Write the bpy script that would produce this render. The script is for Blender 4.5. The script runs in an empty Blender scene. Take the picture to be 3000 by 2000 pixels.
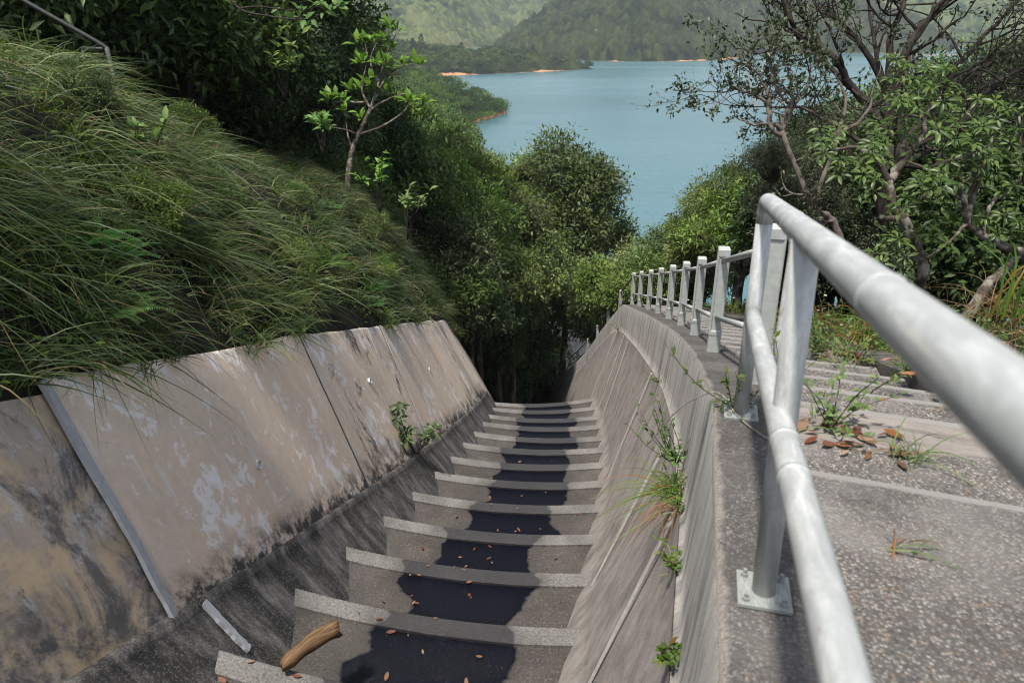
import bpy, bmesh, math, random
import numpy as np
from mathutils import Vector

# ------------------------------------------------------------------ camera, world, sun, exposure
scene = bpy.context.scene
COL = scene.collection
FPX, PITCH = 2200.0, math.radians(23.4)          # focal length in pixels of a 3000 px wide frame, downward pitch
cam_d = bpy.data.cameras.new("camera"); cam = bpy.data.objects.new("camera", cam_d); COL.objects.link(cam)
cam_d.sensor_width = 36.0; cam_d.lens = FPX / 3000 * 36
cam_d.clip_start = 0.02; cam_d.clip_end = 6000
cam.location = (0, 0, 0); cam.rotation_euler = (math.pi / 2 - PITCH, 0, 0)
cam_d.dof.use_dof = True; cam_d.dof.focus_distance = 11.0; cam_d.dof.aperture_fstop = 3.2
scene.camera = cam

SUN_EL, SUN_AZ = math.radians(69), math.radians(-144)   # azimuth from +Y towards +X (negative = left of the view)
world = bpy.data.worlds.new("World"); scene.world = world; world.use_nodes = True
nt = world.node_tree; bg = nt.nodes["Background"]
sky = nt.nodes.new("ShaderNodeTexSky"); sky.sky_type = 'NISHITA'; sky.sun_disc = False
sky.sun_elevation = SUN_EL; sky.sun_rotation = SUN_AZ
sky.air_density = 1.0; sky.dust_density = 1.0; sky.ozone_density = 1.0
bw = nt.nodes.new("ShaderNodeRGBToBW"); hs = nt.nodes.new("ShaderNodeMixRGB"); hs.inputs[0].default_value = 0.60   # thin cloud: paler than a clear sky
nt.links.new(sky.outputs[0], bw.inputs[0]); nt.links.new(sky.outputs[0], hs.inputs[1]); nt.links.new(bw.outputs[0], hs.inputs[2]); nt.links.new(hs.outputs[0], bg.inputs[0])
bg.inputs[1].default_value = 0.15
sd = bpy.data.lights.new("sun", 'SUN'); so = bpy.data.objects.new("sun", sd); COL.objects.link(so)
sd.energy = 3.6; sd.angle = math.radians(4); sd.color = (1.0, 0.95, 0.87)
sun_dir = Vector((math.sin(SUN_AZ) * math.cos(SUN_EL), math.cos(SUN_AZ) * math.cos(SUN_EL), math.sin(SUN_EL)))
so.rotation_euler = sun_dir.to_track_quat('Z', 'Y').to_euler(); so.location = (-20, 0, 60)
scene.view_settings.view_transform = 'Standard'; scene.view_settings.look = 'None'
scene.view_settings.gamma = 1.0; scene.view_settings.exposure = 1.0
scene.render.engine = 'CYCLES'
scene.cycles.max_bounces = 6; scene.cycles.diffuse_bounces = 3; scene.cycles.glossy_bounces = 2
scene.cycles.transmission_bounces = 3; scene.cycles.volume_bounces = 0; scene.cycles.transparent_max_bounces = 4
scene.cycles.use_denoising = True; scene.cycles.filter_width = 1.05

rng = np.random.default_rng(11); random.seed(5)
WATER_Z = -45.0

def at(px, py, d):
    """photo pixel (3000x2000) at depth d -> world point"""
    a = (px - 1500) / FPX; b = (1000 - py) / FPX; c, s = math.cos(PITCH), math.sin(PITCH)
    return np.array([a * d, (c + b * s) * d, (-s + b * c) * d])

# ------------------------------------------------------------------ helpers: objects and meshes
def tag(o, label=None, cat=None, group=None, kind=None):
    if label: o["label"] = label
    if cat: o["category"] = cat
    if group: o["group"] = group
    if kind: o["kind"] = kind
    return o

def empty(name, loc=(0, 0, 0)):
    o = bpy.data.objects.new(name, None); o.empty_display_size = 0.2; COL.objects.link(o); o.location = loc
    return o

def link(name, me, parent=None, loc=None):
    o = bpy.data.objects.new(name, me); COL.objects.link(o)
    if parent is not None: o.parent = parent
    if loc is not None: o.location = loc
    return o

def mesh_np(name, V, Q=None, T=None, mat=None, uv=None, rnd=None, smooth=True):
    me = bpy.data.meshes.new(name)
    V = np.asarray(V, np.float32).reshape(-1, 3)
    Q = np.zeros((0, 4), np.int32) if Q is None or len(Q) == 0 else np.asarray(Q, np.int32)
    T = np.zeros((0, 3), np.int32) if T is None or len(T) == 0 else np.asarray(T, np.int32)
    li = np.concatenate([Q.ravel(), T.ravel()]).astype(np.int32)
    starts = np.concatenate([np.arange(len(Q)) * 4, len(Q) * 4 + np.arange(len(T)) * 3]).astype(np.int32)
    me.vertices.add(len(V)); me.vertices.foreach_set("co", V.ravel())
    me.loops.add(len(li)); me.loops.foreach_set("vertex_index", li)
    me.polygons.add(len(starts)); me.polygons.foreach_set("loop_start", starts)
    if uv is not None:
        ul = me.uv_layers.new(name="UVMap"); ul.data.foreach_set("uv", np.asarray(uv, np.float32)[li].ravel())
    if rnd is not None:
        a = me.attributes.new("rnd", 'FLOAT', 'POINT'); a.data.foreach_set("value", np.asarray(rnd, np.float32))
    me.update(calc_edges=True); me.validate()
    me.polygons.foreach_set("use_smooth", np.full(len(me.polygons), smooth, dtype=bool))
    if mat: me.materials.append(mat)
    return me

class MB:
    """collects vertices / quads / triangles, then links them as ONE mesh object"""
    def __init__(s): s.V, s.Q, s.T, s.U, s.R, s.n = [], [], [], [], [], 0
    def add(s, V, Q=None, T=None, uv=None, rnd=None):
        V = np.asarray(V, float).reshape(-1, 3)
        s.V.append(V)
        if Q is not None and len(Q): s.Q.append(np.asarray(Q, int) + s.n)
        if T is not None and len(T): s.T.append(np.asarray(T, int) + s.n)
        s.U.append(np.zeros((len(V), 2)) if uv is None else np.asarray(uv, float).reshape(-1, 2))
        s.R.append(np.full(len(V), 0.5) if rnd is None else np.broadcast_to(np.asarray(rnd, float), (len(V),)))
        s.n += len(V); return s
    def loft(s, rings, closed=False, caps=False, vs=None):
        """rings: (m,n,3). uv = metres along each direction"""
        R = np.asarray(rings, float); m, n = R.shape[:2]
        du = np.concatenate([[0], np.cumsum(np.linalg.norm(R[:, 1:] - R[:, :-1], axis=2).mean(0))])
        mid = R.mean(1); dv = np.concatenate([[0], np.cumsum(np.linalg.norm(mid[1:] - mid[:-1], axis=1))]) if vs is None else np.asarray(vs)
        uv = np.stack(np.broadcast_arrays(du[None, :], dv[:, None]), -1)
        i, j = np.meshgrid(np.arange(m - 1), np.arange(n if closed else n - 1), indexing='ij')
        j2 = (j + 1) % n
        Q = np.stack([i * n + j, i * n + j2, (i + 1) * n + j2, (i + 1) * n + j], -1).reshape(-1, 4)
        V = R.reshape(-1, 3); T = []
        if closed and caps:
            k = len(V); V = np.concatenate([V, R[0].mean(0)[None], R[-1].mean(0)[None]]); uv = np.concatenate([uv.reshape(-1, 2), np.zeros((2, 2))])
            T = [(k, (a + 1) % n, a) for a in range(n)] + [(k + 1, (m - 1) * n + a, (m - 1) * n + (a + 1) % n) for a in range(n)]
        return s.add(V, Q, T, uv.reshape(-1, 2))
    def tube(s, pts, radii, n=8, caps=True, rnd=None):
        P = np.asarray(pts, float); m = len(P); radii = np.broadcast_to(np.asarray(radii, float), (m,))
        t = np.gradient(P, axis=0); t /= np.linalg.norm(t, axis=1)[:, None] + 1e-9
        u = np.cross(t[0], (0, 0, 1.0)); u = np.array([1.0, 0, 0]) if np.linalg.norm(u) < 1e-3 else u
        rings = []; a = np.arange(n) * 2 * math.pi / n
        for k in range(m):
            u = u - t[k] * np.dot(u, t[k]); u /= np.linalg.norm(u) + 1e-9
            v = np.cross(t[k], u)
            rings.append(P[k] + radii[k] * (np.cos(a)[:, None] * u + np.sin(a)[:, None] * v))
        n0 = len(s.R); s.loft(rings, closed=True, caps=caps)
        if rnd is not None: s.R[-1] = np.full(len(s.V[-1]), rnd)
        return s
    def box(s, c, size, M=None):
        x, y, z = np.asarray(size) / 2
        V = np.array([(a * x, b * y, d * z) for d in (-1, 1) for b in (-1, 1) for a in (-1, 1)])
        if M is not None: V = V @ np.asarray(M).T
        F = [(0, 2, 3, 1), (4, 5, 7, 6), (0, 1, 5, 4), (2, 6, 7, 3), (0, 4, 6, 2), (1, 3, 7, 5)]
        for f in F: s.add(V[list(f)] + np.asarray(c), [(0, 1, 2, 3)], uv=[(0, 0), (1, 0), (1, 1), (0, 1)])
        return s
    def build(s, name, mat, parent=None, loc=None, smooth=True):
        V = np.concatenate(s.V); Q = np.concatenate(s.Q) if s.Q else None; T = np.concatenate(s.T) if s.T else None
        if loc is not None: V = V - np.asarray(loc)
        me = mesh_np(name, V, Q, T, mat, np.concatenate(s.U), np.concatenate(s.R), smooth)
        return link(name, me, parent, None if parent is not None and loc is None else loc)

def rel(parent):                     # location of a parent Empty as array, to subtract from world coordinates
    return np.array(parent.location)

def smooth_path(P, k=6):
    """Catmull-Rom through points"""
    P = np.asarray(P, float); out = []
    E = np.concatenate([[2 * P[0] - P[1]], P, [2 * P[-1] - P[-2]]])
    for i in range(len(P) - 1):
        a, b, c, d = E[i:i + 4]
        for t in np.arange(k) / k:
            out.append(0.5 * (2 * b + (c - a) * t + (2 * a - 5 * b + 4 * c - d) * t * t + (3 * b - a - 3 * c + d) * t ** 3))
    out.append(P[-1]); return np.array(out)

def vnoise(x, y, seed=0):
    x = np.asarray(x, float); y = np.asarray(y, float)
    xi = np.floor(x).astype(np.int64); yi = np.floor(y).astype(np.int64); fx = x - xi; fy = y - yi
    fx = fx * fx * (3 - 2 * fx); fy = fy * fy * (3 - 2 * fy)
    def h(a, b):
        n = (a * 374761393 + b * 668265263 + seed * 144665) & 0xFFFFFFFF
        n = ((n ^ (n >> 13)) * 1274126177) & 0xFFFFFFFF
        return ((n ^ (n >> 16)) & 0xFFFF) / 65535.0
    return (h(xi, yi) * (1 - fx) + h(xi + 1, yi) * fx) * (1 - fy) + (h(xi, yi + 1) * (1 - fx) + h(xi + 1, yi + 1) * fx) * fy

def fbm(x, y, o=4, seed=0):
    s = 0; a = 0.5
    for k in range(o): s = s + a * vnoise(x * 2 ** k, y * 2 ** k, seed + k); a /= 2
    return s / (1 - 0.5 ** o)

def cell(x, y, seed=0):
    """cellular noise: distance to nearest jittered point, id of it"""
    xi = np.floor(x).astype(np.int64); yi = np.floor(y).astype(np.int64)
    best = np.full(x.shape, 9.0); bid = np.zeros(x.shape)
    for dx in (-1, 0, 1):
        for dy in (-1, 0, 1):
            a, b = xi + dx, yi + dy
            n = (a * 374761393 + b * 668265263 + seed * 974711) & 0xFFFFFFFF
            n = ((n ^ (n >> 13)) * 1274126177) & 0xFFFFFFFF; n = n ^ (n >> 16)
            jx = (n & 0xFF) / 255.0; jy = ((n >> 8) & 0xFF) / 255.0; idv = ((n >> 16) & 0xFF) / 255.0
            d = np.hypot(a + jx - x, b + jy - y); m = d < best
            best = np.where(m, d, best); bid = np.where(m, idv, bid)
    return best, bid

# ------------------------------------------------------------------ helpers: materials
class G:
    def __init__(s, name, rough=0.8, spec=0.3):
        s.m = bpy.data.materials.new(name); s.m.use_nodes = True; s.nt = s.m.node_tree
        s.b = s.nt.nodes["Principled BSDF"]; s.b.inputs["Roughness"].default_value = rough
        s.b.inputs["Specular IOR Level"].default_value = spec
        s.out = s.nt.nodes["Material Output"]
    def n(s, t, **kw):
        x = s.nt.nodes.new(t)
        for k, v in kw.items(): setattr(x, k, v)
        return x
    def l(s, a, b): s.nt.links.new(a, b)
    def inp(s, sock, v):
        if hasattr(v, "links"): s.l(v, sock)
        else: sock.default_value = v
    def coord(s, kind="Object"): return s.n("ShaderNodeTexCoord").outputs[kind]
    def mapv(s, v, scale=(1, 1, 1), loc=(0, 0, 0), rot=(0, 0, 0)):
        x = s.n("ShaderNodeMapping"); s.l(v, x.inputs[0]); x.inputs["Scale"].default_value = scale
        x.inputs["Location"].default_value = loc; x.inputs["Rotation"].default_value = rot; return x.outputs[0]
    def noise(s, v, scale, detail=5, rough=0.55, dist=0.0):
        x = s.n("ShaderNodeTexNoise"); s.l(v, x.inputs["Vector"]); x.inputs["Scale"].default_value = scale
        x.inputs["Detail"].default_value = detail; x.inputs["Roughness"].default_value = rough; x.inputs["Distortion"].default_value = dist
        return x.outputs["Fac"]
    def voro(s, v, scale, feature='F1', out="Color", rnd=1.0):
        x = s.n("ShaderNodeTexVoronoi", feature=feature); s.l(v, x.inputs["Vector"]); x.inputs["Scale"].default_value = scale
        x.inputs["Randomness"].default_value = rnd; return x.outputs[out]
    def ramp(s, f, stops, interp='LINEAR'):
        x = s.n("ShaderNodeValToRGB"); s.l(f, x.inputs[0]); cr = x.color_ramp; cr.interpolation = interp
        while len(cr.elements) < len(stops): cr.elements.new(0.5)
        for e, (p, c) in zip(cr.elements, stops):
            e.position = p; e.color = (c, c, c, 1) if isinstance(c, (int, float)) else (*c, 1)
        return x.outputs[0]
    def mix(s, f, a, b, mode='MIX'):
        x = s.n("ShaderNodeMix", data_type='RGBA', blend_type=mode)
        s.inp(x.inputs[0], f)
        for k, v in ((6, a), (7, b)): s.inp(x.inputs[k], (*v, 1) if isinstance(v, tuple) else v)
        return x.outputs[2]
    def math(s, op, a, b=0.0, clamp=False):
        x = s.n("ShaderNodeMath", operation=op, use_clamp=clamp); s.inp(x.inputs[0], a); s.inp(x.inputs[1], b); return x.outputs[0]
    def sep(s, v):
        x = s.n("ShaderNodeSeparateXYZ"); s.l(v, x.inputs[0]); return x.outputs
    def comb(s, x, y, z=0.0):
        c = s.n("ShaderNodeCombineXYZ"); s.inp(c.inputs[0], x); s.inp(c.inputs[1], y); s.inp(c.inputs[2], z); return c.outputs[0]
    def attr(s, name="rnd", out="Fac"):
        x = s.n("ShaderNodeAttribute"); x.attribute_name = name; return x.outputs[out]
    def bump(s, h, strength=0.3, dist=0.02):
        x = s.n("ShaderNodeBump"); s.l(h, x.inputs["Height"]); x.inputs["Strength"].default_value = strength
        x.inputs["Distance"].default_value = dist; s.l(x.outputs[0], s.b.inputs["Normal"]); return x.outputs[0]
    def col(s, c): s.inp(s.b.inputs["Base Color"], (*c, 1) if isinstance(c, tuple) else c); return s
    def rough(s, v): s.inp(s.b.inputs["Roughness"], v); return s

def leaf_mat(name, dark, mid, light, trans=0.25, rough=0.45, spec=0.16, dry=None):
    g = G(name, rough, spec); r = g.attr()
    stops = [(0.0, dark), (0.55, mid), (0.97, light)]
    if dry: stops = [(0.0, dry), (0.05, dry), (0.07, dark), (0.55, mid), (0.97, light)]
    c = g.ramp(r, stops)
    oi = g.n("ShaderNodeObjectInfo").outputs["Random"]                       # every plant has its own green
    hsv = g.n("ShaderNodeHueSaturation"); g.l(c, hsv.inputs["Color"]); g.l(g.math('ADD', .478, g.math('MULTIPLY', oi, .040)), hsv.inputs["Hue"])
    g.l(g.math('ADD', .72, g.math('MULTIPLY', g.math('FRACT', g.math('MULTIPLY', oi, 7.3)), .62)), hsv.inputs["Value"]); g.l(g.math('ADD', .78, g.math('MULTIPLY', g.math('FRACT', g.math('MULTIPLY', oi, 13.7)), .34)), hsv.inputs["Saturation"]); c = hsv.outputs[0]
    g.col(c)
    t = g.n("ShaderNodeBsdfTranslucent"); g.l(g.mix(0.5, c, (light[0] * 1.3, light[1] * 1.5, light[2] * 0.7)), t.inputs[0])
    x = g.n("ShaderNodeMixShader"); x.inputs[0].default_value = trans
    g.l(g.b.outputs[0], x.inputs[1]); g.l(t.outputs[0], x.inputs[2]); g.l(x.outputs[0], g.out.inputs[0])
    return g.m

M = {}
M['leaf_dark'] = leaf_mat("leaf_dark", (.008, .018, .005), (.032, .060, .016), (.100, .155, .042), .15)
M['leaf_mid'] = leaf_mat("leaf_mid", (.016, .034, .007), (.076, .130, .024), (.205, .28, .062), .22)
M['leaf_light'] = leaf_mat("leaf_light", (.022, .044, .010), (.088, .130, .030), (.205, .250, .075), .26)
M['leaf_olive'] = leaf_mat("leaf_olive", (.028, .044, .011), (.070, .098, .024), (.150, .180, .055), .25)
M['leaf_schef'] = leaf_mat("leaf_umbrella", (.014, .034, .006), (.036, .080, .014), (.088, .150, .032), .18, .40, .25, dry=(.22, .16, .03))
M['leaf_small'] = leaf_mat("leaf_small", (.014, .022, .010), (.034, .048, .020), (.075, .095, .042), .12, .42, .22)
M['leaf_bright'] = leaf_mat("leaf_bright", (.045, .095, .018), (.090, .170, .035), (.165, .260, .070), .35)
M['leaf_weed'] = leaf_mat("leaf_weed", (.035, .075, .012), (.075, .135, .028), (.150, .200, .055), .3, dry=(.20, .10, .03))
M['grass'] = leaf_mat("grass_blades", (.010, .022, .005), (.042, .076, .016), (.20, .245, .066), .22, .5, .25, dry=(.17, .12, .055))
M['fern'] = leaf_mat("fern_fronds", (.020, .055, .012), (.045, .105, .022), (.08, .16, .04), .3)
M['canopy'] = leaf_mat("canopy", (.010, .024, .007), (.040, .074, .020), (.125, .170, .044), .12, .7, .08)
M['fallen'] = leaf_mat("fallen_leaf", (.07, .026, .013), (.15, .062, .03), (.30, .19, .10), .1, .6, .2)

def bark(name, a, b, patch=None):
    g = G(name, .9, .15); v = g.coord()
    n = g.noise(g.mapv(v, (1, 1, .35)), 14, 6, .65)
    c = g.ramp(n, [(.3, a), (.7, b)])
    if patch: c = g.mix(g.ramp(g.noise(v, 7, 4), [(.50, 0.0), (.60, 1.0)]), c, patch)
    g.col(c); g.bump(n, .6, .02); return g.m
M['bark_dark'] = bark("bark_dark", (.014, .012, .010), (.052, .043, .036))
M['bark_grey'] = bark("bark_grey", (.035, .028, .022), (.085, .07, .056), (.18, .165, .142))
M['bark_pale'] = bark("bark_pale", (.16, .14, .12), (.34, .31, .28))
M['bark_twig'] = bark("bark_twig", (.05, .04, .034), (.15, .125, .105))

def concrete_left(name, lv):
    """u runs up the slope, v along the wall. lv: 0 clean, 1 mouldy, 2 heavily stained"""
    g = G(name, .85, .2); uv = g.coord("UV")
    base = g.ramp(g.noise(uv, .8, 7, .62), [(.28, (.49, .405, .325)), (.5, (.60, .48, .375)), (.74, (.64, .49, .365))])
    cool = g.ramp(g.noise(g.mapv(uv, (.6, 1, 1), (7, 3, 0)), .8, 6, .6), [(.48, 0.0), (.68, .45)])
    base = g.mix(cool, base, (.46, .44, .42))
    fine = g.noise(uv, 11, 7, .72)
    patch = g.noise(g.mapv(uv, (.75, 1, 1), (1, 5, 0)), 4.4, 12, .76, .3)          # flaked pale patches
    area = g.ramp(g.noise(g.mapv(uv, (.7, 1, 1), (9, 2, 0)), .75, 4), [(.40, .0), (.60, .085)])
    base = g.mix(g.ramp(g.math('ADD', patch, area), [(.585, 0.0), (.605, .6), (.70, .9)]), base, (.74, .73, .73))
    st = g.noise(g.mapv(uv, (.45, 5.0, 1), (3, 1, 0)), 1.6, 9, .7, .35)             # thin lime runs down the slope
    base = g.mix(g.ramp(st, [(.575, 0.0), (.64, .65)]), base, (.60, .59, .59))
    run = g.noise(g.mapv(uv, (.3, 4.0, 1), (6, 8, 0)), 1.3, 8, .68, .3)
    base = g.mix(g.ramp(run, [(.62, 0.0), (.74, .40)]), base, (.20, .19, .18))
    al = g.noise(g.mapv(uv, (.75, 1.5, 1), (2, 9, 0)), 1.25, 12, .78, .5)
    lo, hi = ((.625, .69), (.545, .61), (.485, .565))[lv]
    base = g.mix(g.ramp(al, [(lo, 0.0), (hi, .9)]), base, (.045, .045, .047))
    sp = g.noise(g.mapv(uv, (.8, 1, 1), (4, 4, 0)), 6.5, 9, .7); base = g.mix(g.ramp(sp, [(.665, 0.0), (.71, .8)]), base, (.075, .075, .075))
    v = g.sep(uv)[0]
    edge = g.math('SUBTRACT', 1.0, g.math('DIVIDE', v, (.45, .6, .9)[lv]), True)
    em = g.math('MULTIPLY', edge, g.ramp(g.noise(uv, 2.8, 10, .75), [(.42, 0.0), (.56, 1.7)]), True)
    base = g.mix(em, base, (.055, .053, .051))
    tpm = g.math('MULTIPLY', g.ramp(g.math('DIVIDE', v, 2.6), [(.82, 0.0), (.97, .8)]), g.ramp(g.noise(uv, 3, 8, .7), [(.4, 0.0), (.6, 1.0)]), True)
    base = g.mix(tpm, base, (.13, .13, .125))
    if lv == 2:
        tan = g.ramp(g.noise(g.mapv(uv, (1, 1, 1), (4, 4, 0)), 1.2, 10, .72, .8), [(.47, 0.0), (.57, .9)])
        base = g.mix(tan, g.mix(.55, base, (.12, .118, .115)), (.45, .345, .225)); base = g.mix(g.ramp(patch, [(.62, 0.0), (.66, .7)]), base, (.10, .10, .10))
    base = g.mix(.35, base, g.ramp(fine, [(.3, .36), (.7, .64)]), 'OVERLAY')
    g.col(base); g.bump(g.math('ADD', fine, patch), .22, .012); return g.m
M['panel'] = concrete_left("panel_concrete", 0); M['panel_mould'] = concrete_left("mouldy_panel_concrete", 1); M['panel_old'] = concrete_left("stained_concrete", 2)

def conc(name, dark, mid, light, sc=1.0, streak=(1, 1, 1), grain=70, kind="UV", bumpy=.35, mould=(.47, .62), mould_c=(.05, .047, .044), mould_f=.8, pale=.2):
    g = G(name, .9, .2); v = g.coord(kind)
    a = g.noise(g.mapv(v, streak), 2.2 * sc, 9, .68, .4); gr = g.voro(v, grain); f = g.noise(v, grain * .6, 4, .7)
    c = g.ramp(a, [(.28, dark), (.5, mid), (.74, light)])
    c = g.mix(.55, c, g.ramp(f, [(.3, .33), (.7, .67)]), 'OVERLAY')
    big = g.noise(g.mapv(v, streak, (5, 2, 0)), 1.0 * sc, 8, .7, .5)
    c = g.mix(g.ramp(big, [(mould[0], 0.0), (mould[1], mould_f)]), c, mould_c)
    sp = g.ramp(g.sep(gr)[0], [(.80, 0.0), (.86, pale)])
    c = g.mix(sp, c, (.40, .38, .35))
    g.col(c); g.bump(g.math('ADD', f, g.math('MULTIPLY', a, .5)), bumpy, .012); return g.m
M['kerb_dark'] = conc("mouldy_kerb", (.04, .038, .036), (.10, .094, .088), (.22, .208, .195), 1.6, (.8, 2.2, 1), 90, mould=(.40, .56), mould_f=.86, mould_c=(.018, .018, .018), pale=.18)
M['slope'] = conc("streaked_slope", (.14, .124, .113), (.235, .21, .192), (.33, .30, .272), 1.5, (.75, 1.5, 1), 90, mould=(.46, .68), mould_f=.62, mould_c=(.055, .048, .043))
M['face'] = conc("parapet_face", (.19, .182, .17), (.36, .34, .315), (.46, .42, .37), 1.4, (.40, 2.6, 1), 90, mould=(.49, .64), mould_f=.78, mould_c=(.075, .078, .08))
M['tread'] = conc("tread_concrete", (.085, .075, .066), (.15, .13, .115), (.21, .19, .17), 1.3, (1, 1, 1), 55, mould=(.60, .78), mould_f=.6, pale=.45)

def agg(name, lo, hi, dark_patch=.5, scale=85, lip=False, mortar=False, edge=False, wear=(.40, .66)):
    """exposed aggregate: rounded pebbles of many greys in a dark worn matrix"""
    g = G(name, .85, .3); v = g.coord("UV"); o = v
    f1 = g.voro(o, scale, 'F1', "Distance"); cl = g.voro(o, scale, 'F1', "Color")
    pe = g.ramp(g.sep(cl)[0], [(.0, (.04, .037, .035)), (.35, (.115, .105, .096)), (.62, (.175, .16, .146)), (.82, (.26, .24, .216)), (1.0, (.37, .35, .325))])
    warm = g.mix(g.ramp(g.sep(cl)[1], [(.86, 0.0), (.92, .55)]), pe, (.32, .20, .12))
    c = g.mix(g.ramp(f1, [(.38, 0.0), (.62, .85)]), warm, (.075, .068, .062))
    big = g.noise(v, 1.6, 8, .68, .6)
    c = g.mix(g.ramp(big, [(wear[0], dark_patch), (wear[1], 0.0)]), c, (.045, .042, .04))
    c = g.mix(g.ramp(g.noise(g.mapv(v, (1, 1, 1), (8, 1, 0)), 1.1, 6, .6), [(.5, 0.0), (.68, .5)]), c, hi)
    if mortar:
        mm = g.ramp(g.noise(g.mapv(v, (1, 1.5, 1), (3, 3, 0)), .9, 6, .6, .6), [(.50, 0.0), (.54, 1.0)])
        pl = g.ramp(g.noise(g.mapv(v, (1, 6, 1)), 2.5, 8, .7), [(.3, (.11, .098, .088)), (.7, (.25, .22, .196))])
        c = g.mix(mm, c, pl)
    if edge:
        x = g.math('ADD', g.sep(v)[0], g.math('MULTIPLY', g.noise(v, 6, 7, .7), .10))
        c = g.mix(g.ramp(x, [(.0, .7), (.105, .65), (.125, .0)]), c, (.24, .212, .19))
    if lip:
        y = g.sep(v)[1]
        jag = g.math('ADD', y, g.math('MULTIPLY', g.noise(v, 5, 4), .03))
        c = g.mix(g.ramp(jag, [(.05, .85), (.075, 0.0)]), c, (.20, .192, .18))
    g.col(c); h = g.math('SUBTRACT', 1.0, f1); g.bump(h, .5, .012); return g.m
M['stair'] = agg("stair_aggregate", (.1, .1, .1), (.20, .186, .172), .6, 88, lip=True)
M['stair_patch'] = agg("patched_stair", (.1, .1, .1), (.20, .186, .172), .45, 88, lip=True, mortar=True)
M['coping'] = agg("coping_aggregate", (.06, .06, .06), (.14, .128, .118), .80, 95, edge=True, wear=(.44, .80))
M['nosing'] = None

def wet(name, dark, mid, light, wetc, band):
    """channel floor: u = 0..1 across the chute; the running water soaks the middle"""
    g = G(name, .85, .3); uv = g.coord("UV"); x, y, _ = g.sep(uv)
    vec = g.comb(g.math('MULTIPLY', x, 3.0), y)
    f = g.noise(vec, 42, 4, .75); a = g.noise(vec, 1.7, 8, .65); sp = g.voro(vec, 48)
    c = g.ramp(a, [(.28, dark), (.5, mid), (.74, light)])
    c = g.mix(.75, c, g.ramp(f, [(.32, .15), (.7, .85)]), 'OVERLAY')
    c = g.mix(g.ramp(g.sep(sp)[0], [(.90, 0.0), (.95, .10)]), c, (.30, .27, .25))
    stain = g.ramp(g.noise(g.mapv(vec, (1, .5, 1), (3, 8, 0)), 1.3, 7, .65), [(.5, 0.0), (.7, .55)])
    c = g.mix(stain, c, (.045, .042, .04))
    wobf = lambda lo, sc, amp: g.math('MULTIPLY', g.math('SUBTRACT', g.noise(g.mapv(vec, (.35, 1, 1), (lo, lo * 2, 0)), sc, 3, .5), .5), amp)
    fine_ = g.math('MULTIPLY', g.math('SUBTRACT', g.noise(vec, 14, 4), .5), .03)
    xx = g.math('ADD', g.math('ADD', x, wobf(1.0, 1.1, .42)), fine_); xr = g.math('ADD', g.math('ADD', x, wobf(9.0, 1.0, .34)), fine_)
    m1 = g.n("ShaderNodeMapRange"); m1.inputs[1].default_value = .285; m1.inputs[2].default_value = .298; g.l(xx, m1.inputs[0])
    m2 = g.n("ShaderNodeMapRange"); m2.inputs[1].default_value = .765; m2.inputs[2].default_value = .752; g.l(xr, m2.inputs[0])
    w = g.math('MULTIPLY', m1.outputs[0], m2.outputs[0])
    h1 = g.n("ShaderNodeMapRange"); h1.inputs[1].default_value = .20; h1.inputs[2].default_value = .30; g.l(xx, h1.inputs[0])
    h2 = g.n("ShaderNodeMapRange"); h2.inputs[1].default_value = .84; h2.inputs[2].default_value = .75; g.l(xr, h2.inputs[0])
    c = g.mix(g.math('MULTIPLY', g.math('MULTIPLY', h1.outputs[0], h2.outputs[0]), .45), c, (.03, .027, .025))      # damp margin
    ws = g.math('MULTIPLY', w, band)
    c = g.mix(ws, c, wetc)
    g.col(c)
    g.rough(g.math('SUBTRACT', .85, g.math('MULTIPLY', ws, .74)))
    g.inp(g.b.inputs["Specular IOR Level"], g.math("SUBTRACT", .2, g.math("MULTIPLY", ws, .04)))
    rip = g.noise(g.mapv(vec, (1, .55, 1)), 20, 6, .7, 1.5)
    g.bump(g.math('ADD', f, g.math('MULTIPLY', g.math('MULTIPLY', rip, w), 3.5)), .5, .016)
    return g.m
M['tread'] = wet("tread_concrete", (.038, .033, .029), (.060, .053, .047), (.092, .081, .072), (.0022, .0027, .0062), .99)
M['nosing'] = wet("nosing_concrete", (.09, .085, .08), (.135, .128, .12), (.18, .172, .162), (.028, .027, .03), .80)

def metal(name, base, wear, rough):
    g = G(name, rough, .5); v = g.coord()
    uv = g.coord("UV"); n = g.noise(g.mapv(uv, (1, .30, 1)), 16, 10, .75, .4); st = g.noise(g.mapv(uv, (1, .05, 1)), 55, 6, .65)
    c = g.ramp(n, [(.32, tuple(x * .80 for x in base)), (.5, base), (.66, wear)])
    c = g.mix(g.ramp(st, [(.56, 0.0), (.66, .40)]), c, (.62, .58, .50))
    c = g.mix(g.ramp(g.noise(v, 5.5, 5, .7), [(.66, 0.0), (.72, .8)]), c, (.22, .11, .05))
    g.col(c); g.b.inputs["Metallic"].default_value = .12
    g.rough(g.ramp(n, [(.3, rough + .12), (.7, rough - .05)])); g.bump(n, .08, .004); return g.m
M['galv'] = metal("galvanised_pipe", (.34, .35, .342), (.50, .505, .495), .42)
M['plate'] = metal("weathered_base_plate", (.22, .235, .22), (.33, .335, .32), .5)
def paint(name, base, rust=.0):
    g = G(name, .55, .4); v = g.coord(); n = g.noise(v, 18, 5, .65)
    c = g.ramp(n, [(.3, tuple(x * .82 for x in base)), (.7, tuple(min(1, x * 1.1) for x in base))])
    c = g.mix(g.ramp(g.noise(v, 4, 6, .7), [(.55 - rust, 0.0), (.66 - rust, .75 if rust else .25)]), c, (.20, .09, .04) if rust else (.22, .22, .20))
    g.col(c); g.bump(n, .3, .004); return g.m
M['cast'] = paint("grey_painted_iron", (.34, .355, .33))
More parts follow.
